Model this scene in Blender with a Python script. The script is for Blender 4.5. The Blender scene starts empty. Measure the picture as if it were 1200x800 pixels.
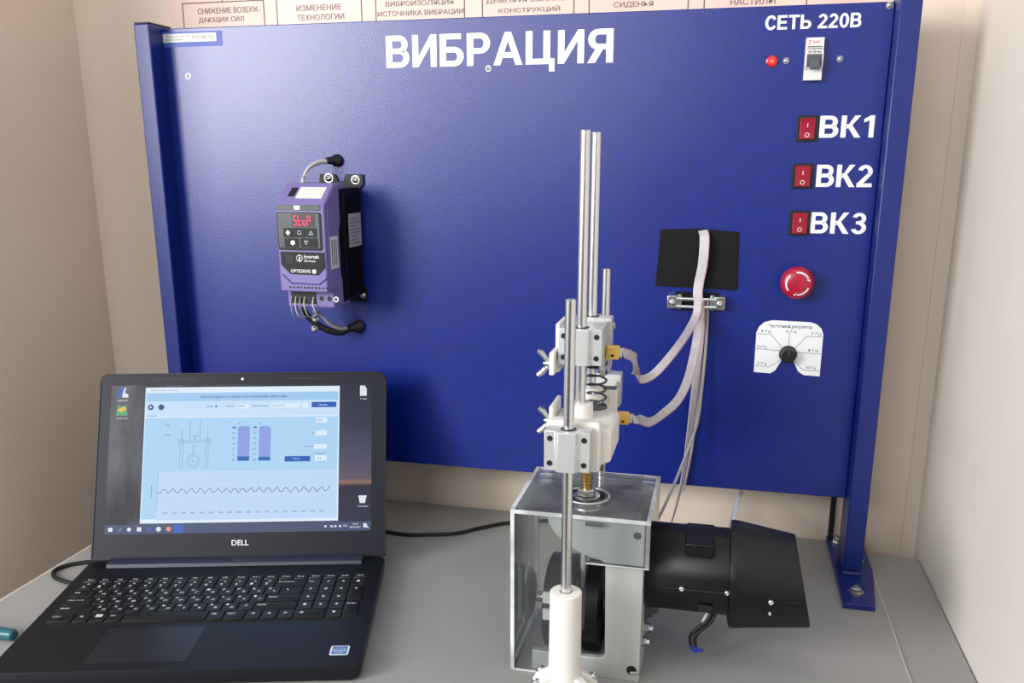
import bpy, bmesh, math, random
from mathutils import Vector, Matrix

random.seed(4)
S = 0.001                      # every shape below is written in millimetres
PI = math.pi
SC = bpy.context.scene
COL = SC.collection

# ------------------------------------------------------------------ camera
yaw, pitch = math.radians(13.39), math.radians(14.43)
fw = Vector((-math.sin(yaw) * math.cos(pitch), math.cos(yaw) * math.cos(pitch), -math.sin(pitch)))
rt = Vector((math.cos(yaw), math.sin(yaw), 0))
up = rt.cross(fw)
cd = bpy.data.cameras.new('camera')
cam = bpy.data.objects.new('camera', cd)
COL.objects.link(cam)
M = Matrix((rt, up, -fw)).transposed().to_4x4()
M.translation = Vector((0.77205, -1.1459, 0.52366))
cam.matrix_world = M
cd.sensor_width = 36
cd.lens = 1031.2 * 36 / 1200
cd.shift_y = 52.9 / 1200
cd.clip_start = 0.02
SC.camera = cam

# ------------------------------------------------------------------ world, lights, exposure
w = bpy.data.worlds.new('room_light'); SC.world = w; w.use_nodes = True
w.node_tree.nodes['Background'].inputs[0].default_value = (0.92, 0.95, 1.0, 1)
w.node_tree.nodes['Background'].inputs[1].default_value = 0.68
def area(name, loc, target, sx, sy, power, color):
    l = bpy.data.lights.new(name, 'AREA'); l.shape = 'RECTANGLE'; l.size = sx; l.size_y = sy
    l.energy = power; l.color = color
    o = bpy.data.objects.new(name, l); COL.objects.link(o)
    o.location = loc
    o.rotation_euler = (Vector(target) - Vector(loc)).to_track_quat('-Z', 'Y').to_euler()
    return o
area('window_light', (-1.12, -2.3, 1.05), (0.1, 0.0, 0.5), 1.15, 1.15, 100, (1.0, 0.985, 0.965))
area('window_light', (0.1, -2.4, 1.05), (0.3, 0.0, 0.5), 0.9, 1.15, 17, (1.0, 0.985, 0.965))
area('overhead_fill', (0.9, -1.3, 2.1), (0.9, -0.4, 0.0), 1.2, 0.5, 4, (1.0, 0.97, 0.94))  # weak overhead fill added to brighten the room, no visible fixture
SC.view_settings.view_transform = 'Standard'
SC.view_settings.look = 'None'
SC.view_settings.gamma = 1
SC.view_settings.use_curve_mapping = False
SC.view_settings.exposure = -0.06

# ------------------------------------------------------------------ materials
def lin(c):
    return tuple(((v / 255) / 12.92 if v / 255 <= 0.04045 else ((v / 255 + 0.055) / 1.055) ** 2.4) for v in c) + (1,)
def mat(name, c, rough=0.5, metal=0.0, bump=0.0, scale=200, var=0.0, vscale=8, emit=None, es=1.0, spec=0.5, coat=0.0, stretch=None):
    m = bpy.data.materials.new(name); m.use_nodes = True
    nt = m.node_tree; b = nt.nodes['Principled BSDF']
    b.inputs['Base Color'].default_value = lin(c)
    b.inputs['Roughness'].default_value = rough
    b.inputs['Metallic'].default_value = metal
    b.inputs['Specular IOR Level'].default_value = spec
    b.inputs['Coat Weight'].default_value = coat
    tc = nt.nodes.new('ShaderNodeTexCoord')
    src = tc.outputs['Object']
    if stretch:
        mp = nt.nodes.new('ShaderNodeMapping'); mp.inputs['Scale'].default_value = stretch
        nt.links.new(src, mp.inputs[0]); src = mp.outputs[0]
    if bump:
        n = nt.nodes.new('ShaderNodeTexNoise'); n.inputs['Scale'].default_value = scale; n.inputs['Detail'].default_value = 3
        nt.links.new(src, n.inputs['Vector'])
        bp = nt.nodes.new('ShaderNodeBump'); bp.inputs['Strength'].default_value = bump; bp.inputs['Distance'].default_value = 0.001
        nt.links.new(n.outputs['Fac'], bp.inputs['Height']); nt.links.new(bp.outputs[0], b.inputs['Normal'])
    if var:
        n = nt.nodes.new('ShaderNodeTexNoise'); n.inputs['Scale'].default_value = vscale; n.inputs['Detail'].default_value = 4
        nt.links.new(src, n.inputs['Vector'])
        r = nt.nodes.new('ShaderNodeValToRGB')
        lo = lin([max(0, v * (1 - var)) for v in c]); hi = lin([min(255, v * (1 + var)) for v in c])
        r.color_ramp.elements[0].color = lo; r.color_ramp.elements[1].color = hi
        r.color_ramp.elements[0].position = 0.3; r.color_ramp.elements[1].position = 0.7
        nt.links.new(n.outputs['Fac'], r.inputs[0]); nt.links.new(r.outputs[0], b.inputs['Base Color'])
    if emit:
        b.inputs['Emission Color'].default_value = lin(emit); b.inputs['Emission Strength'].default_value = es
    return m

WALL = mat('wall_paint', (222, 207, 192), 0.7, bump=0.05, scale=30, var=0.02, vscale=3)
WALLR = mat('wall_paint_light', (226, 219, 210), 0.7, bump=0.05, scale=30, var=0.02, vscale=3)
TRIM = mat('wall_joint', (176, 158, 142), 0.7)
FLOORM = mat('floor_vinyl', (120, 105, 92), 0.6, var=0.1)
DESK = mat('grey_laminate', (150, 150, 148), 0.42, bump=0.03, scale=400, var=0.035, vscale=5)
DESKE = mat('edge_band', (188, 178, 166), 0.5)
BLUE = mat('blue_powder_coat', (0, 30, 122), 0.34, bump=0.15, scale=430, var=0.05, vscale=60, spec=0.68)
BLUEP = mat('blue_post_coat', (4, 30, 112), 0.38, bump=0.1, scale=300, spec=0.6)
WHITEP = mat('white_vinyl', (240, 244, 248), 0.4)
LABEL = mat('paper_label', (208, 210, 206), 0.5)
LABELB = mat('grey_label', (150, 152, 158), 0.5)
PRINT = mat('grey_print', (105, 108, 105), 0.6)
INK = mat('black_print', (40, 44, 46), 0.6)
REDINK = mat('red_print', (205, 60, 50), 0.5)
TAPEC = mat('clear_tape', (60, 84, 168), 0.5)
CHROME = mat('polished_steel', (222, 224, 226), 0.27, 1.0)
STEEL = mat('zinc_steel', (190, 194, 192), 0.3, 1.0, var=0.08, vscale=150)
ALU = mat('machined_aluminium', (206, 209, 210), 0.42, 0.5, bump=0.04, scale=220, stretch=(1, 1, 0.15))
ALUR = mat('brushed_aluminium', (194, 198, 196), 0.5, 0.4, bump=0.06, scale=160, stretch=(1, 1, 0.2), var=0.06, vscale=22)
BRASS = mat('brass', (170, 140, 85), 0.35, 0.9)
WPL = mat('white_printed_plastic', (230, 228, 222), 0.5, bump=0.12, scale=260, stretch=(0.1, 0.1, 3))
BLK = mat('black_plastic', (20, 21, 25), 0.42)
BLKS = mat('black_sheet', (9, 10, 14), 0.4, bump=0.03, scale=120, spec=0.4)
TAPE = mat('black_tape', (5, 6, 11), 0.6, bump=0.1, scale=60, spec=0.25)
RUB = mat('black_rubber', (14, 14, 16), 0.55)
WIREW = mat('white_wire', (205, 200, 192), 0.45)
WIREG = mat('grey_wire', (150, 150, 152), 0.45)
WIREB = mat('blue_wire', (30, 60, 150), 0.45)
RIB = mat('ribbon_grey', (200, 197, 202), 0.5, var=0.04, vscale=90)
RIBR = mat('ribbon_pink_edge', (188, 142, 150), 0.5)
YEL = mat('yellow_connector', (226, 186, 96), 0.45)
PURP = mat('violet_plastic', (118, 107, 164), 0.42, bump=0.05, scale=500)
HEAT = mat('black_anodised', (12, 13, 19), 0.45, 0.1, spec=0.35)
VGL = mat('grey_bezel', (66, 73, 77), 0.35, var=0.15, vscale=30)
VBTN = mat('dark_button', (22, 25, 30), 0.5, spec=0.3)
VLCD = mat('dark_window', (52, 44, 54), 0.3)
REDE = mat('red_digits', (230, 30, 60), 0.4, emit=(255, 40, 90), es=1.0)
LITE = mat('light_print', (215, 220, 222), 0.5)
REDP = mat('red_switch_plastic', (150, 14, 44), 0.25, coat=0.3)
REDB = mat('red_mushroom_plastic', (170, 14, 52), 0.35, coat=0.15)
REDL = mat('red_lamp', (220, 40, 50), 0.3, emit=(255, 60, 40), es=0.35)
ORL = mat('orange_lamp_core', (255, 120, 60), 0.3, emit=(255, 120, 50), es=0.8)
BRK = mat('breaker_plastic', (225, 226, 224), 0.4)
LEVER = mat('grey_lever', (82, 88, 92), 0.4)
POST = mat('poster_paper', (226, 202, 190), 0.5, var=0.03, vscale=9)
POSTL = mat('poster_line', (110, 72, 66), 0.6)
POSTT = mat('poster_text', (134, 116, 112), 0.6)
LAP = mat('laptop_plastic', (14, 16, 25), 0.42, bump=0.05, scale=700, spec=0.35)
LAPB = mat('laptop_bezel', (14, 18, 32), 0.42, bump=0.04, scale=700, spec=0.25)
KEYM = mat('key_plastic', (12, 13, 19), 0.45)
PADM = mat('touchpad', (26, 28, 38), 0.35)
TEAL = mat('teal_plastic', (24, 92, 100), 0.35)
CHIP = mat('blue_chip_sticker', (66, 110, 176), 0.25)
def em(name, c, s=1.0):
    m = mat(name, (4, 4, 5), 0.3, emit=c, es=s, spec=0.15)
    return m
E_WIN = em('screen_window_blue', (172, 212, 246)); E_HDR = em('screen_header', (160, 202, 240)); E_WHT = em('screen_white', (222, 238, 252))
E_BAR = em('screen_toolbar', (198, 224, 250)); E_DRK = em('screen_navy', (58, 78, 140)); E_BTN = em('screen_button', (34, 92, 182))
E_GAU = em('screen_gauge', (140, 160, 226)); E_GF = em('screen_gauge_fill', (36, 104, 186)); E_LIN = em('screen_grey_line', (120, 148, 180))
E_TXT = em('screen_text', (78, 104, 140)); E_WAV = em('screen_wave', (74, 84, 96)); E_GRID = em('screen_grid', (186, 206, 238))
E_CH = em('screen_chart', (192, 218, 250)); E_ICW = em('screen_icon_white', (225, 230, 240)); E_TSK = em('screen_taskbar', (74, 84, 116))
E_GRN = em('screen_icon_green', (90, 170, 120)); E_YEL = em('screen_icon_yellow', (220, 190, 90)); E_RED = em('screen_icon_red', (220, 150, 140)); E_BLU = em('screen_icon_blue', (60, 100, 190))
def wallpaper():
    m = bpy.data.materials.new('screen_wallpaper'); m.use_nodes = True
    nt = m.node_tree; b = nt.nodes['Principled BSDF']
    b.inputs['Base Color'].default_value = (0.003, 0.003, 0.004, 1); b.inputs['Roughness'].default_value = 0.3; b.inputs['Specular IOR Level'].default_value = 0.15
    tc = nt.nodes.new('ShaderNodeTexCoord'); sp = nt.nodes.new('ShaderNodeSeparateXYZ')
    nt.links.new(tc.outputs['Generated'], sp.inputs[0])
    # evening sky over a dark plain: height ramp, streaky rock at the left
    r = nt.nodes.new('ShaderNodeValToRGB'); cr = r.color_ramp
    cr.elements[0].position = 0.0; cr.elements[0].color = lin((52, 56, 74))
    cr.elements[1].position = 1.0; cr.elements[1].color = lin((40, 44, 60))
    for p, c in ((0.30, (46, 46, 66)), (0.325, (150, 110, 96)), (0.35, (104, 88, 104)), (0.5, (76, 78, 104)), (0.75, (50, 54, 74))):
        e = cr.elements.new(p); e.color = lin(c)
    nt.links.new(sp.outputs['Z'], r.inputs[0])
    mp = nt.nodes.new('ShaderNodeMapping'); mp.inputs['Rotation'].default_value = (0, 0.35, 0); mp.inputs['Scale'].default_value = (5, 1, .7)
    nt.links.new(tc.outputs['Generated'], mp.inputs[0])
    n = nt.nodes.new('ShaderNodeTexNoise'); n.inputs['Scale'].default_value = 1.6; n.inputs['Detail'].default_value = 4
    nt.links.new(mp.outputs[0], n.inputs['Vector'])
    r2 = nt.nodes.new('ShaderNodeValToRGB'); r2.color_ramp.elements[0].color = lin((50, 52, 62)); r2.color_ramp.elements[1].color = lin((104, 106, 114))
    r2.color_ramp.elements[0].position = 0.42; r2.color_ramp.elements[1].position = 0.7
    nt.links.new(n.outputs['Fac'], r2.inputs[0])
    mx = nt.nodes.new('ShaderNodeMix'); mx.data_type = 'RGBA'
    rx = nt.nodes.new('ShaderNodeMapRange'); rx.inputs[1].default_value = 0.3; rx.inputs[2].default_value = 0.6
    nt.links.new(sp.outputs['X'], rx.inputs[0]); nt.links.new(rx.outputs[0], mx.inputs['Factor'])
    nt.links.new(r2.outputs[0], mx.inputs['A']); nt.links.new(r.outputs[0], mx.inputs['B'])
    nt.links.new(mx.outputs['Result'], b.inputs['Emission Color']); b.inputs['Emission Strength'].default_value = 0.9
    return m
E_PAPER = wallpaper()
def acrylic(name, haze):
    m = bpy.data.materials.new(name); m.use_nodes = True
    nt = m.node_tree; nt.nodes.remove(nt.nodes['Principled BSDF']); out = nt.nodes['Material Output']
    t = nt.nodes.new('ShaderNodeBsdfTransparent'); t.inputs[0].default_value = (0.95, 0.96, 0.96, 1)
    g = nt.nodes.new('ShaderNodeBsdfGlossy'); g.inputs['Roughness'].default_value = 0.08
    d = nt.nodes.new('ShaderNodeBsdfDiffuse'); d.inputs[0].default_value = (0.72, 0.76, 0.76, 1)
    f = nt.nodes.new('ShaderNodeFresnel'); f.inputs[0].default_value = 1.3
    tc = nt.nodes.new('ShaderNodeTexCoord'); n = nt.nodes.new('ShaderNodeTexNoise'); n.inputs['Scale'].default_value = 22; n.inputs['Detail'].default_value = 5
    nt.links.new(tc.outputs['Object'], n.inputs['Vector'])
    mr = nt.nodes.new('ShaderNodeMapRange'); mr.inputs[1].default_value = 0.4; mr.inputs[2].default_value = 0.75; mr.inputs[3].default_value = haze * 0.7; mr.inputs[4].default_value = haze * 1.8
    nt.links.new(n.outputs['Fac'], mr.inputs[0])
    a = nt.nodes.new('ShaderNodeMixShader'); b = nt.nodes.new('ShaderNodeMixShader')
    nt.links.new(mr.outputs[0], a.inputs[0]); nt.links.new(t.outputs[0], a.inputs[1]); nt.links.new(d.outputs[0], a.inputs[2])
    nt.links.new(f.outputs[0], b.inputs[0]); nt.links.new(a.outputs[0], b.inputs[1]); nt.links.new(g.outputs[0], b.inputs[2])
    nt.links.new(b.outputs[0], out.inputs[0])
    return m
ACR = acrylic('clear_acrylic', 0.022)
ACRT = acrylic('hazed_acrylic', 0.16)  # diffuse haze mixed in to make the top pane paler
ACRE = acrylic('sawn_acrylic_edge', 0.7)

# ------------------------------------------------------------------ shape helpers (millimetres)
def BM(): return bmesh.new()
def box(bm, x0, x1, y0, y1, z0, z1):
    v = [bm.verts.new(p) for p in ((x0,y0,z0),(x1,y0,z0),(x1,y1,z0),(x0,y1,z0),(x0,y0,z1),(x1,y0,z1),(x1,y1,z1),(x0,y1,z1))]
    for f in ((3,2,1,0),(4,5,6,7),(0,1,5,4),(1,2,6,5),(2,3,7,6),(3,0,4,7)): bm.faces.new([v[i] for i in f])
    return bm
def mkbox(*a): return box(BM(), *a)
def frame_of(d):
    d = d.normalized(); a = Vector((0,0,1)) if abs(d.z) < 0.9 else Vector((1,0,0))
    u = d.cross(a).normalized(); return u, d.cross(u).normalized()
def loft(bm, rings, cap=True):
    rr = [[bm.verts.new(p) for p in r] for r in rings]; n = len(rr[0])
    for a, b in zip(rr, rr[1:]):
        for i in range(n): bm.faces.new((a[i], a[(i+1)%n], b[(i+1)%n], b[i]))
    if cap: bm.faces.new(rr[0][::-1]); bm.faces.new(rr[-1])
    return bm
def cyl(bm, p0, p1, r, n=20, r1=None, cap=True):
    p0, p1 = Vector(p0), Vector(p1); u, v = frame_of(p1 - p0); r1 = r if r1 is None else r1
    return loft(bm, [[p + (u*math.cos(t*2*PI/n) + v*math.sin(t*2*PI/n))*q for t in range(n)] for p, q in ((p0, r), (p1, r1))], cap)
def lathe(bm, o, d, prof, n=24):
    """prof: (distance along d, radius)"""
    o, d = Vector(o), Vector(d).normalized(); u, v = frame_of(d)
    return loft(bm, [[o + d*h + (u*math.cos(t*2*PI/n) + v*math.sin(t*2*PI/n))*max(q, .01) for t in range(n)] for h, q in prof])
def smooth_path(pts, k=6):
    pts = [Vector(p) for p in pts]; q = [pts[0]*2 - pts[1]] + pts + [pts[-1]*2 - pts[-2]]; out = []
    for i in range(1, len(q) - 2):
        a, b, c, d = q[i-1:i+3]
        for j in range(k):
            t = j / k
            out.append(0.5*((2*b) + (c-a)*t + (2*a-5*b+4*c-d)*t*t + (3*b-a-3*c+d)*t**3))
    return out + [pts[-1]]
def tube(bm, pts, r, n=10, k=6):
    ps = smooth_path(pts, k) if k > 1 else [Vector(p) for p in pts]; rings = []; u = None
    for i, p in enumerate(ps):
        d = (ps[min(i+1, len(ps)-1)] - ps[max(i-1, 0)]).normalized()
        if u is None: u, v = frame_of(d)
        u = (u - d*u.dot(d)).normalized(); v = d.cross(u)
        rr = r[i*len(r)//len(ps)] if isinstance(r, (list, tuple)) else r
        rings.append([p + (u*math.cos(t*2*PI/n) + v*math.sin(t*2*PI/n))*rr for t in range(n)])
    return loft(bm, rings)
def ribbon(bm, pts, wv, width, th=1.0, k=6, off=0.0):
    """flat strip; wv = width direction at each control point"""
    ps = smooth_path(pts, k); ws = smooth_path([Vector(x) for x in wv], k); rings = []
    for i, p in enumerate(ps):
        d = (ps[min(i+1, len(ps)-1)] - ps[max(i-1, 0)]).normalized()
        x = ws[i]; x = (x - d*x.dot(d)).normalized(); n = d.cross(x).normalized()
        c = p + x*off
        rings.append([c - x*width/2 - n*th/2, c + x*width/2 - n*th/2, c + x*width/2 + n*th/2, c - x*width/2 + n*th/2])
    return loft(bm, rings)
def prism(bm, pts, axis, a, b):
    """polygon pts in the plane across AXIS, from a to b"""
    def P(p, h):
        return {'X': (h, p[0], p[1]), 'Y': (p[0], h, p[1]), 'Z': (p[0], p[1], h)}[axis]
    return loft(bm, [[Vector(P(p, a)) for p in pts], [Vector(P(p, b)) for p in pts]])
def rounded(x0, x1, y0, y1, r, n=5, corners=(1,1,1,1)):
    out = []
    for (cx, cy, a, k) in ((x1-r, y0+r, -PI/2, 0), (x1-r, y1-r, 0, 1), (x0+r, y1-r, PI/2, 2), (x0+r, y0+r, PI, 3)):
        if corners[k]:
            for i in range(n+1):
                t = a + PI/2*i/n; out.append((cx + r*math.cos(t), cy + r*math.sin(t)))
        else: out.append(((x1, y0), (x1, y1), (x0, y1), (x0, y0))[k])
    return out
def torus(bm, c, d, R, r, n=28, m=8):
    c, d = Vector(c), Vector(d).normalized(); u, v = frame_of(d); rr = []
    for i in range(n):
        a = 2*PI*i/n; e = u*math.cos(a) + v*math.sin(a)
        rr.append([bm.verts.new(c + e*(R + r*math.cos(2*PI*j/m)) + d*r*math.sin(2*PI*j/m)) for j in range(m)])
    for i in range(n):
        for j in range(m):
            bm.faces.new((rr[i][j], rr[(i+1)%n][j], rr[(i+1)%n][(j+1)%m], rr[i][(j+1)%m]))
    return bm

# ------------------------------------------------------------------ bold grotesque lettering cut from strokes
def bold_text(s, x0, x1, z0, z1, y, th=.35):
    """z0..z1 = baseline and cap height; fitted to x0..x1"""
    def arc(cx, cz, rx, rz, a0, a1, tx, tz, n=14):
        o = []; a0, a1 = math.radians(a0), math.radians(a1)
        for i in range(n):
            a, b = a0 + (a1-a0)*i/n, a0 + (a1-a0)*(i+1)/n
            o.append([(cx+rx*math.cos(a), cz+rz*math.sin(a)), (cx+rx*math.cos(b), cz+rz*math.sin(b)), (cx+(rx-tx)*math.cos(b), cz+(rz-tz)*math.sin(b)), (cx+(rx-tx)*math.cos(a), cz+(rz-tz)*math.sin(a))])
        return o
    def rc(a, b, c, d): return [[(a, c), (b, c), (b, d), (a, d)]]
    low = rc(0, .21, 0, 1) + rc(.2, .46, .43, .60) + rc(.2, .46, 0, .17) + arc(.46, .3, .32, .3, -90, 90, .21, .17)
    G = {
     'В': (.78, rc(0, .21, 0, 1) + rc(.2, .44, .83, 1) + rc(.2, .46, .43, .60) + rc(.2, .46, 0, .17) + arc(.44, .715, .29, .285, -90, 90, .2, .17) + arc(.46, .3, .32, .3, -90, 90, .21, .17)),
     'И': (.8, rc(0, .2, 0, 1) + rc(.6, .8, 0, 1) + [[(.19, 0), (.61, .68), (.61, 1), (.19, .32)]]),
     'Б': (.78, low + rc(.2, .7, .83, 1)),
     'Ь': (.78, low),
     'Р': (.75, rc(0, .21, 0, 1) + rc(.2, .44, .83, 1) + rc(.2, .44, .37, .54) + arc(.44, .685, .31, .315, -90, 90, .21, .17)),
     'А': (.92, [[(0, 0), (.22, 0), (.55, 1), (.36, 1)], [(.7, 0), (.92, 0), (.56, 1), (.37, 1)]] + rc(.2, .72, .22, .39)),
     'Ц': (.9, rc(0, .21, 0, 1) + rc(.55, .76, 0, 1) + rc(0, .9, 0, .17) + rc(.73, .9, -.22, .1)),
     'Я': (.78, rc(.57, .78, 0, 1) + rc(.33, .6, .83, 1) + rc(.3, .6, .39, .56) + arc(.33, .695, .31, .305, 90, 270, .21, .17) + [[(0, 0), (.24, 0), (.5, .45), (.27, .45)]]),
     'С': (.8, arc(.43, .5, .43, .52, 32, 328, .21, .18, 22)),
     'Е': (.7, rc(0, .21, 0, 1) + rc(.2, .7, .83, 1) + rc(.2, .66, .42, .59) + rc(.2, .72, 0, .17)),
     'Т': (.78, rc(0, .78, .83, 1) + rc(.285, .495, 0, .9)),
     'К': (.8, rc(0, .21, 0, 1) + [[(.2, .42), (.34, .42), (.78, 1), (.54, 1)], [(.2, .6), (.42, .62), (.82, 0), (.57, 0)]]),
     '2': (.66, arc(.33, .69, .32, .31, -25, 165, .2, .16) + [[(0, .0), (.02, .17), (.42, .6), (.61, .55), (.28, .17), (.25, 0)]] + rc(0, .66, 0, .17)),
     '0': (.68, arc(.34, .5, .34, .51, 0, 360, .2, .16, 24)),
     '1': (.5, rc(.24, .44, 0, 1) + [[(.02, .68), (.02, .84), (.28, 1), (.3, .8)]]),
     '3': (.66, arc(.33, .73, .3, .27, -90, 165, .19, .155) + arc(.33, .29, .33, .3, -165, 90, .2, .16) + rc(.2, .36, .46, .6)),
     ' ': (.28, [])}
    polys = []; x = 0
    for ch in s:
        w_, g = G[ch]
        polys += [[(x+a, b) for a, b in q] for q in g]; x += w_ + .1
    W = x - .1; bm = BM()
    for i, q in enumerate(polys):      # strokes stepped a hair apart so that no two faces coincide
        prism(bm, [(x0 + a/W*(x1-x0), z0 + b*(z1-z0)) for a, b in q], 'Y', y-th-.011*(i % 23), y)
    return bm

ORG = {}
def props(o, label=None, cat=None, group=None, kind=None):
    if label: o['label'] = label
    if cat: o['category'] = cat
    if group: o['group'] = group
    if kind: o['kind'] = kind
    return o
def root(name, label, cat, loc, rz=0, group=None):
    o = bpy.data.objects.new(name, None); COL.objects.link(o)
    o.empty_display_size = 0.02
    o.location = Vector(loc)*S; o.rotation_euler = (0, 0, rz)
    ORG[o.name] = Vector(loc)
    return props(o, label, cat, group)
def obj(name, bm, m, parent=None, bevel=0.0, seg=2, smooth=True, local=False, at=None, label=None):
    """one mesh; world millimetres unless local (already in the parent's frame) or at (own origin)"""
    bmesh.ops.recalc_face_normals(bm, faces=bm.faces)
    o0 = Vector((0,0,0))
    if at is not None: o0 = Vector(at)
    elif parent is not None and not local: o0 = ORG[parent.name]
    elif parent is None:
        xs = [v.co for v in bm.verts]
        o0 = Vector(((min(p.x for p in xs)+max(p.x for p in xs))/2, (min(p.y for p in xs)+max(p.y for p in xs))/2, min(p.z for p in xs)))
    for v in bm.verts: v.co = (v.co - o0)*S
    me = bpy.data.meshes.new(name); bm.to_mesh(me); bm.free()
    me.materials.append(m)
    if smooth:
        me.shade_smooth(); me.set_sharp_from_angle(angle=math.radians(35))
    o = bpy.data.objects.new(name, me); COL.objects.link(o)
    if parent is not None:
        o.parent = parent
        if at is not None: o.location = (o0 - ORG[parent.name])*S
    else: o.location = o0*S
    ORG[o.name] = o0 if (parent is None or at is not None) else (ORG[parent.name] if not local else Vector((0,0,0)))
    if bevel:
        b = o.modifiers.new('bevel', 'BEVEL'); b.width = bevel*S; b.segments = seg; b.limit_method = 'ANGLE'; b.angle_limit = math.radians(40)
    if label: o['label'] = label
    return o
DG = None
def text_bm(s, x0, x1, z0, z1, y, th=0.4, bold=0.0, M2=None, keep=False, shear=0.0):
    """lettering standing in the XZ plane facing -Y, fitted into the box"""
    c = bpy.data.curves.new('t', 'FONT'); c.body = s; c.size = 10; c.offset = bold; c.resolution_u = 3; c.shear = shear
    c.space_line = 0.9
    o = bpy.data.objects.new('t', c); COL.objects.link(o)
    me = bpy.data.meshes.new_from_object(o)
    bpy.data.objects.remove(o); bpy.data.curves.remove(c)
    bm = BM(); bm.from_mesh(me); bpy.data.meshes.remove(me)
    X = [v.co.x for v in bm.verts]; Y = [v.co.y for v in bm.verts]
    ax, bx, ay, by = min(X), max(X), min(Y), max(Y)
    kx = (x1-x0)/(bx-ax); kz = (z1-z0)/(by-ay)
    if keep: kx = min(kx, kz)
    for v in bm.verts: v.co = Vector((x0 + (v.co.x-ax)*kx, y, z0 + (v.co.y-ay)*kz))
    if th:
        r = bmesh.ops.extrude_face_region(bm, geom=list(bm.faces))
        for g in r['geom']:
            if isinstance(g, bmesh.types.BMVert): g.co.y -= th
    if M2 is not None: bmesh.ops.transform(bm, matrix=M2, verts=bm.verts)
    return bm
def join(*bms):
    a = bms[0]
    for b in bms[1:]:
        me = bpy.data.meshes.new('j'); b.to_mesh(me); b.free(); a.from_mesh(me); bpy.data.meshes.remove(me)
    return a
def copy_tree(o, parent=None, loc=None, group=None, label=None):
    c = o.copy(); COL.objects.link(c)
    if parent is not None: c.parent = parent
    for ch in [x for x in COL.objects if x.parent == o]: copy_tree(ch, c)
    return c
def screw(parent, p, d, r=3.2, h=2.2, name='screw', m=None, washer=True):
    """domed head screw with a cross recess, own origin"""
    d = Vector(d).normalized(); p = Vector(p); bm = BM()
    if washer: lathe(bm, p, d, [(0, r*1.3), (0.6, r*1.3), (0.6, r*0.9)], 18)
    lathe(bm, p, d, [(0, r), (h*.5, r*.97), (h*.85, r*.75), (h, r*.4), (h*.75, r*.25), (h*.6, .01)], 18)
    return obj(name, bm, m or STEEL, parent, at=p)

# ================================================================== the setting
def struct(name, bm, m, **k):
    return props(obj(name, bm, m, **k), kind='structure')
struct('floor', mkbox(-1400, 1600, -2400, 108, -760, -740), FLOORM)
wb = struct('wall_back', mkbox(-260, 1180, 88, 108, -740, 1500), WALL)
struct('wall_left', mkbox(-220, -200, -330, 88, -740, 1500), WALL)
struct('wall_dark_blocker', mkbox(-1400, 1600, -2520, -2500, -740, 1500), mat('blocker_dark', (48, 46, 46), 0.8))  # unseen dark wall, added behind the camera to darken the panel's reflections
struct('wall_right', mkbox(1056, 1076, -1300, 88, -740, 1500), WALLR)
struct('trim_1', prism(BM(), [(1038, 88), (1038.4, 87), (1040, 86.6), (1056, 86.6), (1056, 88)], 'Z', -740, 1500), WALL)

# ================================================================== desks
dk = root('desk', 'wide grey laminate desk carrying the laptop and the blue stand', 'desk', (450, -300, -740))
obj('tabletop', mkbox(-64, 986.5, -640, 84, -22, 0), DESK, dk)
obj('edge_band', mkbox(986.5, 988.3, -640, 84, -22, 0.3), DESKE, dk, label='pale edge band')
obj('edge_band', mkbox(-69, -64, -640, 84, -22, 0.3), DESKE, dk, label='pale edge band')
for x in (-40, 950): obj('side_panel', mkbox(x, x+18, -600, 70, -740, -22), DESK, dk)
obj('back_panel', mkbox(-22, 950, 40, 58, -500, -22), DESK, dk)
d2 = root('side_table', 'narrow grey tabletop butted against the right end of the desk', 'table', (1022, -300, -740))
obj('tabletop', mkbox(989, 1054, -640, 49, -24, -1.5), DESK, d2)
for x in (992, 1034): obj('side_panel', mkbox(x, x+18, -600, 40, -740, -24), DESK, d2)

# ================================================================== wall poster
po = root('poster', 'pink paper chart with boxed Russian captions on the wall behind the blue stand', 'poster', (480, 88, 640))
obj('sheet', mkbox(-38, 985, 86.6, 87.8, 640, 960), POST, po)
boxes = [(-16, 115), (134, 264), (284, 413), (437, 563), (582, 711), (730, 856)]
for i, (a, b) in enumerate(boxes):
    bm = BM(); zt = 745
    for q in ((a, a+1.2, 690, zt), (b-1.2, b, 690, zt), (a, b, zt-1.2, zt)): box(bm, q[0], q[1], 86.1, 86.6, q[2], q[3])
    obj('caption_frame', bm, POSTL, po)
for x in (49, 198, 348, 500, 646, 792): obj('chart_line', mkbox(x, x+1, 86.1, 86.6, 745, 790), POSTL, po)
caps = [('СНИЖЕНИЕ ВОЗБУЖ-', 'ДАЮЩИХ СИЛ', 9, 108, 9, 82, 0), ('ИЗМЕНЕНИЕ', 'ТЕХНОЛОГИИ', 165, 233, 165, 237, -1.5), ('ВИБРОИЗОЛЯЦИЯ', 'ИСТОЧНИКА ВИБРАЦИИ', 299, 397, 287, 411, -1.5),
        ('ДЕМПФИРОВАНИЕ', 'КОНСТРУКЦИЙ', 443, 550, 460, 544, -2.5), ('ВИБРОГАСЯЩИЕ', 'СИДЕНЬЯ', 594, 690, 615, 666, -1.5), ('ВИБРОЗАЩИТНЫЕ', 'НАСТИЛЫ', 745, 842, 763, 818, -3)]
for a, b, x0, x1, x2, x3, dz in caps:
    bm = join(text_bm(a, x0, x1, 729+dz, 737+dz, 86.4, .2, .12), text_bm(b, x2, x3, 716.5+dz, 724.5+dz, 86.4, .2, .12))
    obj('caption', bm, POSTT, po)

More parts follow.
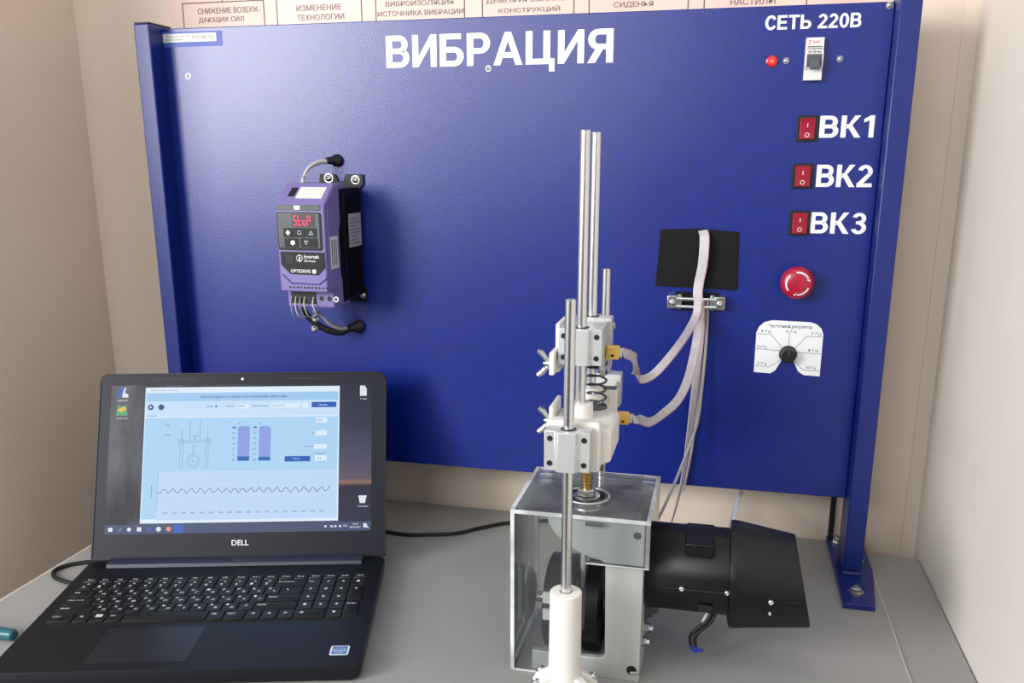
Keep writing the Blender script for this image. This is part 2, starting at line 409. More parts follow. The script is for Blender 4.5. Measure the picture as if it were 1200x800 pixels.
# ================================================================== blue stand
bs = root('display_stand', 'large blue powder-coated panel stand lettered ВИБРАЦИЯ on two posts', 'stand', (470, 0, 0))
obj('panel', mkbox(0, 946, 0, 24, 97, 698), BLUE, bs, bevel=1.0)
for x0, x1, fx in ((-17, 6, 0), (946.5, 970, 1)):
    pt = obj('post', mkbox(x0, x1, -31, 22, 7, 701), BLUEP, bs, bevel=1.6)
    obj('end_cap', mkbox(x0+.6, x1-.6, -30.4, 21.4, 701, 703.2), BLK, pt, bevel=.6, label='black plastic end cap')
pl = [(938, -118), (974, -118), (986, -18), (986, 86), (938, 86)]
fp = [obj('foot_plate', prism(BM(), pl, 'Z', 0.1, 7), BLUEP, bs, bevel=.8),
      obj('foot_plate', prism(BM(), [(-p[0]+953, p[1]) for p in pl], 'Z', 0.1, 7), BLUEP, bs, bevel=.8)]
for k, f in enumerate(fp):
    X = (lambda x: x) if k == 0 else (lambda x: 953-x)
    for (x, y) in ((956, -86), (950, 66)):
        bm = BM(); q = Vector((X(x), y, 7))
        lathe(bm, q, (0,0,1), [(0, 9.5), (1.6, 9.5), (1.6, 6)], 20); lathe(bm, q, (0,0,1), [(1.6, 6.2), (6, 6.2), (7, 5)], 6); lathe(bm, q, (0,0,1), [(7, 3.2), (10, 3)], 12)
        obj('bolt', bm, STEEL, f, at=q, label='zinc hex bolt')
    for (x, y) in ((972, -8), (976, 8)):
        obj('rivet', lathe(BM(), (X(x), y, 7), (0,0,1), [(0, 2.2), (1, 1.8)], 12), STEEL, f, at=(X(x), y, 7))
for (xa, xb) in ((939, 945.5), (8, 14.5)):
    obj('rear_strut', mkbox(xa, xb, 70, 80, 7, 560), RUB, bs)
    obj('strut_arm', mkbox(xa, xb, 22, 72, 540, 560), RUB, bs)
bm = BM()   # weld bead in front of the right post
tube(bm, [(947, -33, 8), (958, -35, 8.5), (969, -33, 8)], 3, 8)
obj('weld_bead', bm, BLUEP, bs)
for s, x0, x1, z0, z1 in (('ВИБРАЦИЯ', 331, 627, 640, 679.3), ('СЕТЬ 220В', 805, 911.5, 671.7, 687.3), ('ВК1', 875.5, 938, 549.5, 574.5), ('ВК2', 876.5, 940, 492.4, 518.3), ('ВК3', 874, 938.5, 437, 462.3)):
    obj('lettering', bold_text(s, x0, x1, z0, z1, -.05), WHITEP, bs, smooth=False, label='white lettering ' + s)
for x, z in ((39.5, 636), (468.3, 636.5), (831.6, 637.2), (891.6, 637.7)):
    screw(bs, (x, 0, z), (0,-1,0), 2.8, 2)
screw(bs, (940, 0, 694), (0,-1,0), 3, 2)
mt = root('name_sticker', 'white printed strip sticker at the top left corner of the blue panel', 'sticker', (47, 0, 679))
obj('clear_film', prism(BM(), rounded(1, 96, 674, 693.5, 1.5), 'Y', -.25, 0), TAPEC, mt)
obj('paper', mkbox(4, 87.5, -.7, -.25, 680, 691), LABEL, mt)
obj('print', join(text_bm('УЧЕБНЫЙ СТЕНД ПО ОХРАНЕ ТРУДА', 9, 47, 686.5, 689, -.6, .2), text_bm('ЗАЩИТА ОТ ВИБРАЦИИ', 9, 36, 682, 684.5, -.6, .2), text_bm('№ 0013847 2021', 51, 84, 683.5, 688.5, -.6, .2)), PRINT, mt)

# ------------------------------------------------------------------ controls on the panel
br = root('circuit_breaker', 'white miniature circuit breaker with grey lever under СЕТЬ 220В', 'breaker', (862, 0, 614))
prof = [(0, 614), (-9, 614), (-9, 625), (-13, 629), (-13, 645), (-9, 648), (-9, 661), (0, 661)]
obj('housing', prism(BM(), [(-p[0]*-1, p[1]) for p in prof], 'X', 852, 872.3), BRK, br, bevel=.7)
obj('lever_recess', mkbox(853.8, 870.6, -13.4, -12.9, 628.5, 642.5), LEVER, br, label='grey lever slot')
obj('lever', prism(BM(), [(-13.4, 640), (-21, 632), (-21, 626), (-17, 625), (-12.9, 632)], 'X', 857.5, 868), LEVER, br, bevel=.5, label='dark grey switch lever')
lf = [mkbox(854, 870.5, -9.5, -9.05, z, z+h) for z, h in ((650.5, .9), (648.5, .7))]
obj('print_line', join(*lf, text_bm('16A 230V 6kA', 855, 869.5, 643.3, 646.6, -13.05, .15)), INK, br)
obj('mark', join(text_bm('+', 854.9, 857.1, 654.7, 657, -9.05, .2), mkbox(854.6, 858.4, -9.2, -9.0, 653.6, 654.2), mkbox(854.6, 858.4, -9.2, -9.0, 657.5, 658.1), text_bm('EKF', 860, 867.5, 654.3, 657.4, -9.05, .2)), REDINK, br, label='red printed maker mark')
il = root('indicator_lamp', 'small glowing red round indicator lamp left of the circuit breaker', 'lamp', (815.5, 0, 630))
obj('bezel', lathe(BM(), (815.5, 0, 636.7), (0,-1,0), [(0, 6.8), (2, 6.8), (2.6, 5.6), (2.6, 4)]), REDP, il)
obj('lens', lathe(BM(), (815.5, 0, 636.7), (0,-1,0), [(1, 5.2), (3.2, 5), (5, 3.4), (5.6, 1)]), REDL, il)
obj('lamp_core', lathe(BM(), (816, 0, 636.4), (0,-1,0), [(3, 2.2), (5.9, 1.6), (6.1, .5)]), ORL, il)
for i, (cx, cz, w, word) in enumerate(((861.5, 560, 23, 'ВК1'), (860.5, 505, 22, 'ВК2'), (861.5, 449, 22.5, 'ВК3'))):
    pos = ('topmost', 'middle', 'lowest')[i]
    r = root('rocker_switch', 'red rocker switch in a black frame beside the lettering ' + word + ', the ' + pos + ' of three', 'switch', (cx, 0, cz-14.5), 0, 'red rocker switches')
    o1 = rounded(cx-12.5, cx+12.5, cz-15, cz+15, 2)
    obj('bezel', prism(BM(), o1, 'Y', -2.2, 0), BLK, r, bevel=.5)
    prf = [(-2, cz-12), (-6.5, cz-12), (-4, cz), (-2.6 if i else -4.5, cz+12), (-2, cz+12)]
    k = obj('rocker', prism(BM(), prf, 'X', cx-8.5, cx+8.5), REDP, r, bevel=.5)
    obj('mark', join(torus(BM(), (cx, -5.9, cz-7.4), (0,-1,.2), 2.3, .45, 16, 6), mkbox(cx-.5, cx+.5, -4.6, -4.2, cz+1.5, cz+6)), LITE, k, label='white I and O marks')
es = root('emergency_stop', 'round red mushroom emergency stop button with white twist arrows', 'button', (863, 0, 357))
obj('collar', lathe(BM(), (863, 0, 378), (0,-1,0), [(0, 15), (9, 15), (10, 13), (14, 12)]), BLK, es)
obj('mushroom_head', lathe(BM(), (863, 0, 378), (0,-1,0), [(12, 14), (13, 19.3), (18, 20.2), (22, 19.3), (25.5, 16), (27.2, 10), (27.7, 0.3)], 32), REDB, es)
bm = BM()
for k in range(3):
    a0 = math.radians(100 - k*120); pts = []
    ring = []
    for j in range(9):
        t = a0 - math.radians(70)*j/8
        ring.append(t)
    for j in range(8):
        q = []
        for t, rr in ((ring[j], 12.6), (ring[j+1], 12.6), (ring[j+1], 14.6), (ring[j], 14.6)):
            yy = -(25.5 + (16-rr)*.283) - .35
            q.append((863 + rr*math.cos(t), yy, 378 + rr*math.sin(t)))
        v = [bm.verts.new(p) for p in q]; bm.faces.new(v)
    t = ring[-1]; e = Vector((math.cos(t), 0, math.sin(t))); tg = Vector((math.sin(t), 0, -math.cos(t))); c0 = Vector((863, -26.5, 378))
    v = [bm.verts.new(c0 + e*10.6 + Vector((0,-.5,0))), bm.verts.new(c0 + e*16.2 + Vector((0,1.4,0))), bm.verts.new(c0 + e*13.6 + tg*4.6 + Vector((0,0,0)))]
    bm.faces.new(v)
obj('arrow_marks', bm, LITE, es, label='white curved arrows')
kn = root('frequency_scale', 'white scale plate printed Частотный регулятор below the red stop button', 'dial', (860, 0, 258))
pts = [(819.6, 259.5), (840, 258.8), (846, 263), (853, 277), (867, 277), (874, 263), (881, 258.8), (900.5, 258), (900.5, 312), (898, 319), (892, 324.5), (884, 327), (838, 327.6), (829, 325), (822.5, 319), (819.6, 311)]
obj('plate', prism(BM(), pts, 'Y', -1, 0), WHITEP, kn)
bm = BM()
def seg(a, b, t=.55):
    a, b = Vector((a[0], -1.05, a[1])), Vector((b[0], -1.05, b[1])); d = (b-a).normalized(); n = Vector((-d.z, 0, d.x))*t/2
    v = [bm.verts.new(p) for p in (a-n, b-n, b+n, a+n)]; bm.faces.new(v)
for poly in ([(820.5, 309.5), (838, 309.5), (852, 293)], [(820, 290), (850, 289)], [(820, 268), (838, 267), (852, 277)], [(860, 312), (860, 294)], [(900, 309), (881, 309), (868, 293)], [(900, 287), (870, 288)], [(900, 265), (880, 265), (868, 277)]):
    for a, b in zip(poly, poly[1:]): seg(a, b)
obj('scale_line', bm, INK, kn)
tx = [text_bm('Частотный регулятор', 834, 887, 317.5, 323, -1.02, .1, .08)]
for s, x, z in (('4 Гц', 825, 311), ('2,5 Гц', 821.5, 291), ('2 Гц', 823, 269), ('6 Гц', 856, 314 - 2), ('7 Гц', 886, 310.5), ('8 Гц', 884, 289), ('10 Гц', 883, 266.5)):
    tx.append(text_bm(s, x, x+12, z, z+4, -1.02, .1, .05))
obj('lettering', join(*tx), INK, kn)
kb = root('control_knob', 'black round ribbed knob in the middle of the white scale plate', 'knob', (860, -1, 275))
bm = lathe(BM(), (860, -1, 285), (0,-1,0), [(0, 11), (2, 11), (3, 9.3), (13, 8.6), (14, 7.6), (14.2, .3)], 30)
for v in bm.verts:
    if -14 < v.co.y < -3.5:
        a = math.atan2(v.co.z-285, v.co.x-860); k = 1 + .05*math.cos(a*10); v.co.x = 860+(v.co.x-860)*k; v.co.z = 285+(v.co.z-285)*k
obj('knob_body', bm, BLK, kb)
obj('pointer_line', mkbox(859.4, 860.6, -15.6, -15.1, 286, 293), LEVER, kb)

# ------------------------------------------------------------------ black tape patch, clamp
tp = obj('tape_patch', prism(BM(), [(690, 366.5), (693.5, 438.5), (741, 440.5), (790.5, 437), (793, 364)], 'Y', -1.2, 0), TAPE)
props(tp, 'black rectangular tape patch on the blue panel behind the ribbon cables', 'tape')
cl = root('cable_clamp', 'zinc saddle clamp with two screws holding the ribbon cables', 'clamp', (743, 0, 338))
obj('backing_pad', mkbox(716, 770, -4, 0, 337, 360), TAPE, cl)
for z in (342.5, 352.5): obj('bar', cyl(BM(), (718, -12, z), (768, -12, z), 2.6, 12), CHROME, cl)
for x in (706, 765): 
    e = obj('end_bracket', mkbox(x, x+13.5, -13, 0, 339.5, 356.5), STEEL, cl, bevel=1.2)
    screw(e, (x+6.7, -13, 348), (0,-1,0), 4, 2.6, washer=False)
    obj('lug', mkbox(x+ (13.5 if x < 730 else -5), x+(18.5 if x < 730 else 0), -11, 0, 338.5, 358), STEEL, cl, bevel=.8)

# ================================================================== frequency inverter
vf = root('frequency_inverter', 'violet and black motor inverter with red digital readout on the blue panel', 'inverter', (250, 0, 332))
side = [(-110, 359), (-110, 468), (-106, 472), (-74, 495), (-46, 495), (-40, 484), (-44, 474), (-60, 448), (-66, 436), (-66, 376), (-40, 352), (-40, 336), (-92, 336), (-92, 359)]
obj('housing', prism(BM(), side, 'X', 217, 283.5), PURP, vf, bevel=2.2)
obj('side_cheek', prism(BM(), [(-104, 362), (-104, 462), (-98, 466), (-74, 448), (-74, 380), (-84, 362)], 'X', 283.5, 285), PURP, vf, bevel=.6)
vt = BM()
for k in range(3):
    z = 478 - k*12; prism(vt, [(-62+k*2, z), (-47-k*2, z+3), (-47-k*2, z-1), (-62+k*2, z-5)], 'X', 283.4, 284.1)
obj('vent_slot', vt, HEAT, vf)
hs = obj('heat_sink', mkbox(222, 285, -64, -3, 341, 488), HEAT, vf)
fins = BM()
for k in range(9): box(fins, 285, 288.5, -58+k*6.4, -55.6+k*6.4, 345, 484)
obj('cooling_fin', fins, HEAT, vf, label='black cooling fins')['kind'] = 'stuff'
bm = prism(BM(), [(228, 332), (292, 332), (292, 350), (287, 356), (287, 486), (293, 492), (293, 505), (268, 505), (264, 496), (256, 496), (252, 505), (230, 505), (228, 490)], 'Y', -3.5, 0)
obj('mounting_plate', bm, HEAT, vf, bevel=.5)
screw(vf, (243, -3.5, 500), (0,-1,0), 5, 4); screw(vf, (282, -3.5, 498), (0,-1,0), 4.6, 4); screw(vf, (286, -3.5, 341), (0,-1,0), 3.6, 3); 
Y = -110
def vx(a): return 217.6 + 1.163*(a-322)         # front panel drawing grid
def vz(b): return 470 - 1.085*(b-240)
obj('top_strip', mkbox(vx(323.5), vx(374.5), Y-.8, Y, vz(247), vz(240.6)), VGL, vf, bevel=.3, label='grey top strip')
obj('strip_icon', prism(BM(), rounded(vx(344), vx(351), vz(246.3), vz(241.5), 1.2), 'Y', Y-1.1, Y-.8), LITE, vf)
bz = obj('keypad', prism(BM(), rounded(vx(323), vx(375), vz(293), vz(249), 3), 'Y', Y-1.2, Y), VBTN, vf, label='dark glossy keypad')
obj('keypad_face', mkbox(vx(324.3), vx(373), Y-1.7, Y-1.2, vz(290), vz(250)), VGL, bz)
obj('readout_window', mkbox(vx(341), vx(368), Y-2, Y-1.7, vz(266), vz(250.8)), VLCD, bz)
sg = BM()
def segs(u, on):     # seven-segment character, 4.4 x 11 drawing units
    z0_, z1_, w_ = vz(264.2), vz(253.0), 4.4; h_ = (z1_-z0_)/2; t_ = 0.85
    for c in on:
        b = {'a': (0, w_, 2*h_-t_, 2*h_), 'd': (0, w_, 0, t_), 'g': (0, w_, h_-t_/2, h_+t_/2), 'f': (0, t_, h_, 2*h_), 'e': (0, t_, 0, h_), 'b': (w_-t_, w_, h_, 2*h_), 'c': (w_-t_, w_, 0, h_)}[c]
        box(sg, u+b[0], u+b[1], Y-2.35-.01*ord(c)/10, Y-2, z0_+b[2], z0_+b[3])
for k, on in enumerate(('afgcd', 'fedg', 'cdeg', 'abefg')): segs(vx(343)+k*6.4, on)
obj('readout_digits', sg, REDE, bz, smooth=False, label='red glowing digits reading Stop')
for (a, b, c, d) in ((330.6, 341.9, 267.4, 278), (343, 356.2, 267.2, 277.8), (357.4, 369.4, 267, 277.6), (331.3, 347.7, 279.2, 289.4), (350.2, 370, 278.8, 289.2)):
    obj('button', prism(BM(), rounded(vx(a), vx(b), vz(d), vz(c), 1), 'Y', Y-2.6, Y-1.7), VBTN, bz, bevel=.25)
def disc(cx, cz, r, y, n=16, h=.3): return lathe(BM(), (cx, y, cz), (0,-1,0), [(0, r), (h, r)], n)
gl = [prism(BM(), [(vx(336)-3.3, vz(272.6)), (vx(336), vz(272.6)-3.6), (vx(336)+3.3, vz(272.6)), (vx(336), vz(272.6)+3.6)], 'Y', Y-2.85, Y-2.6),
      disc(vx(341), vz(284.2), 3.1, Y-2.6), torus(BM(), (vx(349.5), Y-2.8, vz(272.3)), (0,1,0), 2.4, .35, 14, 5),
      ]
for (a, b, sgn) in ((363.3, 272.3, 1), (357, 284, -1)):
    c = [Vector((vx(a)+k*2.6, Y-2.8, vz(b)+q*sgn*2.3)) for k, q in ((-1, -1), (1, -1), (0, 1))]
    t3 = BM()
    for k in range(3): cyl(t3, c[k], c[(k+1) % 3], .35, 6)
    gl.append(t3)
obj('button_symbols', join(*gl), LITE, vf)
cvr = obj('lower_cover', prism(BM(), [(vx(a), vz(b)) for a, b in ((324.5, 295), (324.8, 310.5), (335, 321), (368.5, 321.6), (377, 312.7), (376.6, 295))], 'Y', Y-1, Y), VBTN, vf, bevel=.3, label='dark lower cover')
obj('data_socket', mkbox(vx(330.3), vx(340), Y-1.5, Y-1, vz(309), vz(297.5)), RUB, cvr, bevel=.4)
obj('lettering', join(text_bm('Invertek', vx(352.8), vx(370.8), vz(302.2), vz(298), Y-1, .2, .12), text_bm('Drives', vx(353), vx(366), vz(306.5), vz(303.6), Y-1, .2, .05), text_bm('OPTIDRIVE', vx(336), vx(359.5), vz(319.3), vz(315.3), Y-1, .2, .14),
    torus(BM(), (vx(347.3), Y-1.2, vz(302.3)), (0,1,0), 4.1, .5, 20, 5), text_bm('i', vx(346.3), vx(348.2), vz(305.6), vz(298.8), Y-1, .2, .1), disc(vx(364), vz(317.4), 2.9, Y-1)), LITE, cvr)
gr = BM()
for a, b in (((325.5, 322), (336, 332)), ((336, 332), (369, 332.4)), ((369, 332.4), (381.5, 322.5))):
    p, q = Vector((vx(a[0]), Y-.2, vz(a[1]))), Vector((vx(b[0]), Y-.2, vz(b[1]))); cyl(gr, p, q, 1.0, 6)
obj('cover_seam', gr, mat('violet_shadow_line', (70, 58, 120), .5), vf)
th = BM()
for k in range(11): lathe(th, (vx(333.9)+k*5.05, Y, vz(336.9)), (0,-1,0), [(0, 1.5), (.3, 1.5)], 10)
obj('terminal_holes', th, RUB, vf)['kind'] = 'stuff'
obj('screw_port', disc(vx(361.5)+2, 348.5, 3.1, -92), RUB, vf); obj('screw_port', disc(vx(371)+2, 348.5, 3.2, -92), RUB, vf)
obj('screw_port', torus(BM(), (vx(380)+1, -92.4, 348), (0,1,0), 3, 1.1, 16, 6), LITE, vf, label='pale round port')
obj('wire_slot', mkbox(222, 258, -92.5, -92, 341, 357), RUB, vf, label='dark wire slot')
# top chamfer: port and white sticker
n = Vector((0, -(495-472), 36)).normalized()      # outward normal of the chamfer
def cham(u, t, h=0.): return Vector((u, -106 + 32*t, 472 + 23*t)) + Vector((0, -23, 32)).normalized()*h
def chambox(u0, u1, t0, t1, h):
    bm = BM(); return loft(bm, [[cham(u0, t0, k), cham(u1, t0, k), cham(u1, t1, k), cham(u0, t1, k)] for k in (-.4, h)])
obj('top_sticker', chambox(240, 276, .2, .78, .5), LABEL, vf, label='white sticker')
obj('top_port', chambox(228, 237, .3, .75, .4), RUB, vf)
obj('side_sticker', mkbox(285, 285.6, -100, -78, 388, 429), LABEL, vf, label='white barcode sticker')
sbm = BM()
for k in range(3): box(sbm, 285.55, 285.8, -97+k*6, -94.5+k*6, 392, 425)
obj('barcode', sbm, PRINT, vf)
obj('rating_label', mkbox(288.5, 289.1, -48, -8, 411, 455), LABELB, vf, label='grey rating plate')
sbm = BM()
for k in range(8): box(sbm, 289, 289.3, -45, -12-(k % 3)*6, 415+k*4.6, 416.4+k*4.6)
obj('rating_print', sbm, PRINT, vf)
tv = BM()
for k in range(4): box(tv, 232+k*12, 240+k*12, -66, -52, 494.8, 495.4)
obj('terminal_slot', tv, RUB, vf)
# cables of the inverter
ct = root('supply_cable', 'thin grey cable looping from the panel grommet into the inverter top', 'cable', (252, 0, 520))
obj('grommet', lathe(BM(), (256, 0, 523), (-.45,-1,0), [(0, 8.5), (5, 8), (8, 5.5), (20, 4.2)]), RUB, ct, label='black rubber grommet')
for i, off in enumerate((0, 2.6)):
    tube_bm = tube(BM(), [(249, -15, 523-off), (240, -26, 522-off), (232, -40, 514-off*.5), (229, -50, 503), (229+off, -56, 494)], 1.9, 8)
    obj('wire', tube_bm, WIREW if i == 0 else WIREG, ct)
cb = root('motor_output_cable', 'black and grey cable bending from the inverter bottom into a lower grommet', 'cable', (262, 0, 288))
obj('grommet', lathe(BM(), (277, 0, 296), (-.5,-1,-.05), [(0, 9.5), (5, 9), (9, 6.5), (22, 5)]), RUB, cb, label='black rubber grommet')
obj('sheath', tube(BM(), [(269, -16, 295), (262, -30, 292), (250, -42, 296), (236, -50, 306), (226, -56, 318), (222, -62, 328)], 4.6, 10), RUB, cb)
obj('wire', tube(BM(), [(268, -24, 297), (262, -34, 298), (252, -46, 307), (244, -50, 318), (238, -62, 326)], 2.3, 8), WIREG, cb, label='grey wire')
obj('clip', lathe(BM(), (234, -52, 300), (.2,-1,.1), [(0, 4.5), (3, 4.5), (4, 3), (9, 2.6)]), STEEL, cb)
obj('clip', lathe(BM(), (236, -52, 314), (.2,-1,.1), [(0, 4.5), (3, 4.5), (4, 3), (9, 2.6)]), STEEL, cb)
for k in range(6):
    x = 223 + k*6.2
    if k == 4: continue
    obj('signal_wire', tube(BM(), [(x, -92, 350), (x+1, -98, 340), (x+3+random.uniform(-1, 1), -92, 328 - (5-k)), (238 - (5-k)*.6, -70, 320-k*.3), (240, -60, 316)], .8, 6), WIREW if k % 2 else WIREG, cb)

# ================================================================== laptop
LY = math.radians(15.65)
lp = root('laptop', 'open black laptop on the desk showing a pale blue measurement window', 'laptop', (-2, -252.5, 0), LY)
ORG[lp.name] = Vector((0,0,0))
def lobj(*a, **k): return obj(*a, local=True, **k)
# base: local x to the right, local -y towards the user
bm = BM(); out = rounded(0, 380, -258, 0, 9, 5)
loft(bm, [[Vector((190+(x-190)*k, -129+(y+129)*k, z)) for x, y in out] for z, k in ((1.5, .975), (6, .995), (12, 1.0), (18.5, 1.0), (20, .996))])
base = lobj('base', bm, LAP, lp)
lobj('foot', join(mkbox(30, 70, -30, -22, 0, 2), mkbox(310, 350, -30, -22, 0, 2), mkbox(30, 70, -245, -237, 0, 2), mkbox(310, 350, -245, -237, 0, 2)), RUB, base)
lobj('keyboard_well', prism(BM(), rounded(14, 366, -163, -50, 4), 'Z', 19.9, 20.25), RUB, base, label='dark keyboard well')
# keys
U = (364-16)/19.0; X0 = 16.0
rows = []   # (y top, height, [(width, gap-before)])
fn = [1.0]*19
rows.append((51.5, 11.5, fn))
rows.append((64, 18, [1]*13 + [2, 1, 1, 1, 1]))
rows.append((83, 18, [1.5] + [1]*12 + [1.5, 1, 1, 1, ('tall', 1)]))
rows.append((102, 18, [1.8] + [1]*11 + [2.2, 1, 1, 1, None]))
rows.append((121, 18, [2.3] + [1]*10 + [2.7, 1, 1, 1, ('tall', 1)]))
rows.append((140, 19.5, [1.5, 1, 1, 1, 5.2, 1, 1.3, 1, 1, 1, 2, 1, None]))
lat = [['Esc','F1','F2','F3','F4','F5','F6','F7','F8','F9','F10','F11','F12','PrtScr','Ins','Del','Home','End','PgUp'],
       ['Ё','1','2','3','4','5','6','7','8','9','0','-','=','Backspace','Num','/','*','-'],
       ['Tab','QЙ','WЦ','EУ','RК','TЕ','YН','UГ','IШ','OЩ','PЗ','[Х',']Ъ','\\','7','8','9','+'],
       ['Caps Lock','AФ','SЫ','DВ','FА','GП','HР','JО','KЛ','LД',';Ж',"'Э",'Enter','4','5','6'],
       ['Shift','ZЯ','XЧ','CС','VМ','BИ','NТ','MЬ',',Б','.Ю','/?','Shift','1','2','3','Enter'],
       ['Ctrl','Fn','#','Alt','','Alt','Ctrl','<','^','>','0','.']]
FLAT = Matrix(((1,0,0,0),(0,0,1,0),(0,-1,0,0),(0,0,0,1))).inverted()   # XZ drawing laid onto the deck
def decktext(s, x0, x1, y0, y1, z, bold=.1):
    bm = text_bm(s, x0, x1, y0, y1, 0, 0, bold)
    for v in bm.verts: v.co = Vector((v.co.x, v.co.z, z))
    return bm
legends = []
cache = {}
def key(x0, x1, ya, yb):
    """key cap from ya (far) to yb (near), local frame; shared mesh for equal sizes"""
    w, h = round(x1-x0, 2), round(yb-ya, 2); cx, cy = (x0+x1)/2, -(ya+yb)/2
    if (w, h) not in cache:
        bm = BM(); o0 = rounded(-w/2, w/2, -h/2, h/2, 1.2, 2)
        loft(bm, [[Vector((x*k, y*k, z)) for x, y in o0] for z, k in ((20.2, 1.0), (21.6, .985), (22.1, .93))])
        o = lobj('key', bm, KEYM, base); cache[(w, h)] = o.data; o.location = (cx*S, cy*S, 0)
    else:
        o = bpy.data.objects.new('key', cache[(w, h)]); COL.objects.link(o); o.parent = base; o.location = (cx*S, cy*S, 0)
for ri, (yt, h, ws) in enumerate(rows):
    x = X0; li = 0
    for wd in ws:
        if wd is None: x += U; continue
        tall = isinstance(wd, tuple); 
        if tall: wd = wd[1]
        a, b = x+.8, x + wd*U - .8
        ya, yb = yt+.6, yt + h - .9 + (19 if tall else 0)
        key(a, b, ya, yb)
        s = lat[ri][li] if li < len(lat[ri]) else ''; li += 1
        if s == '#':
            legends += [mkbox(a+4.5, a+8.0, -ya-9.3, -ya-6.4, 22.12, 22.16), mkbox(a+4.5, a+8.0, -ya-6, -ya-3.1, 22.12, 22.16), mkbox(a+8.4, a+11.9, -ya-9.3, -ya-6.4, 22.12, 22.16), mkbox(a+8.4, a+11.9, -ya-6, -ya-3.1, 22.12, 22.16)]
        elif len(s) == 2 and ri in (2, 3, 4) and s not in ('/?',):
            legends.append(decktext(s[0], a+2.6, a+6, -ya-6.3, -ya-2.6, 22.15)); legends.append(decktext(s[1], a+8.8, a+12.6, -ya-12.6, -ya-8.6, 22.15))
        elif s and ri == 0:
            legends.append(decktext(s, a+4, a+4+min(9, 2.6*len(s)), -ya-6.2, -ya-3.4, 22.15))
        elif s and ri == 1 and li < 14:
            legends.append(decktext(s, a+5, a+8, -ya-12.4, -ya-8, 22.15)); legends.append(decktext('"', a+8, a+10.5, -ya-5, -ya-2.5, 22.15))
        elif len(s) > 2:
            legends.append(decktext(s, a+2.4, a+2.4+2.1*len(s), -ya-8, -ya-5, 22.15))
        elif s:
            legends.append(decktext(s, a+6, a+9.6, -ya-9.5, -ya-5.2, 22.15))
        x += wd*U
lg = lobj('key_lettering', join(*legends), LITE, base, label='white Latin and Cyrillic key legends'); lg['kind'] = 'stuff'
pdm = prism(BM(), rounded(93, 198.5, -243, -173, 3), 'Z', 20.0, 20.35)
lobj('touchpad', pdm, PADM, base, label='slightly lighter touchpad')
lobj('touchpad_seam', mkbox(145.4, 146, -243, -226, 20.3, 20.42), RUB, base)
ck = lobj('chip_sticker', prism(BM(), rounded(344.5, 364.5, -237, -219, 2), 'Z', 20.0, 20.25), LITE, base, label='blue and white maker sticker')
ck2 = lobj('sticker_face', prism(BM(), rounded(346.5, 362.5, -235.4, -220.6, 1), 'Z', 20.25, 20.35), CHIP, base, label='blue oval sticker')
bm = decktext('intel', 349.5, 359.5, -230, -226, 20.42, .08)
tt = BM()
tr = torus(BM(), (354.5, -228, 20.4), (0,0,1), 1, .04, 24, 4)
for v in tr.verts: v.co.x = 354.5 + (v.co.x-354.5)*6.6; v.co.y = -228 + (v.co.y+228)*4.2
lobj('sticker_print', join(bm, tr, decktext('inside', 350.5, 358.5, -233.6, -231.6, 20.42, .05)), LITE, base)
lobj('hinge_cover', prism(BM(), [(-22, 20), (-20, 24.5), (-8, 26.5), (-2, 25), (-1, 20)], 'X', 28, 352), mat('hinge_plastic', (44, 48, 66), .35), base, bevel=.6, label='slate hinge bar')
lobj('power_led', mkbox(345, 349, -203, -202, 20, 20.2), PADM, base)
# lid: local lid frame (u right, s up the lid, h out of the glass)
TL = math.radians(22.74)
UPV = Vector((0, math.sin(TL), math.cos(TL))); OUT = Vector((0, -math.cos(TL), math.sin(TL))); LO = Vector((0, 0, 20))
def L3(u, s, h=0.): return LO + Vector((u, 0, 0)) + UPV*s + OUT*h
def lpoly(pts, h0, h1):
    return loft(BM(), [[L3(u, s, h) for u, s in pts] for h in (h0, h1)])
def lbox(u0, u1, s0, s1, h0, h1): return lpoly([(u0, s0), (u1, s0), (u1, s1), (u0, s1)], h0, h1)
LM = Matrix(((1, 0, 0, 0), (0, -OUT.y, UPV.y, 0), (0, -OUT.z, UPV.z, 0), (0, 0, 0, 1)))
def ltext(s, u0, u1, s0, s1, h=.35, bold=.05):
    bm = text_bm(s, u0, u1, s0, s1, 0, 0, bold)
    for v in bm.verts: v.co = L3(v.co.x, v.co.z, h)
    return bm
lid = lobj('lid', lpoly(rounded(0, 380, 0, 246, 11, 6, (0,1,1,0)), -7, 0), LAPB, lp, bevel=1.2)
lobj('lid_rim', join(lbox(0, 1.6, 4, 235, 0, 1.0), lbox(378.4, 380, 4, 235, 0, 1.0), lbox(11, 369, 244.4, 246, 0, 1.0)), LAP, lid)
lobj('lid_notch', lbox(26, 354, 0, 3.2, -.5, .6), RUB, lid, label='dark gap above the hinge bar')
lobj('speaker_mesh', join(lbox(70, 128, 236.5, 238.5, .1, .35), lbox(243, 300, 236.5, 238.5, .1, .35)), LAP, lid)
wc = BM(); c = L3(187.9, 237.5, .2); lathe(wc, c, OUT, [(0, 1.7), (.4, 1.7)], 14)
lobj('webcam', wc, LITE, lid, label='small pale webcam lens')
lobj('maker_logo', ltext('DELL', 180, 202, 17.5, 24.5, .3, .12), LITE, lid, label='silver maker name on the bezel')
D0, D1, Sa, Sb = 15.5, 361, 34, 230
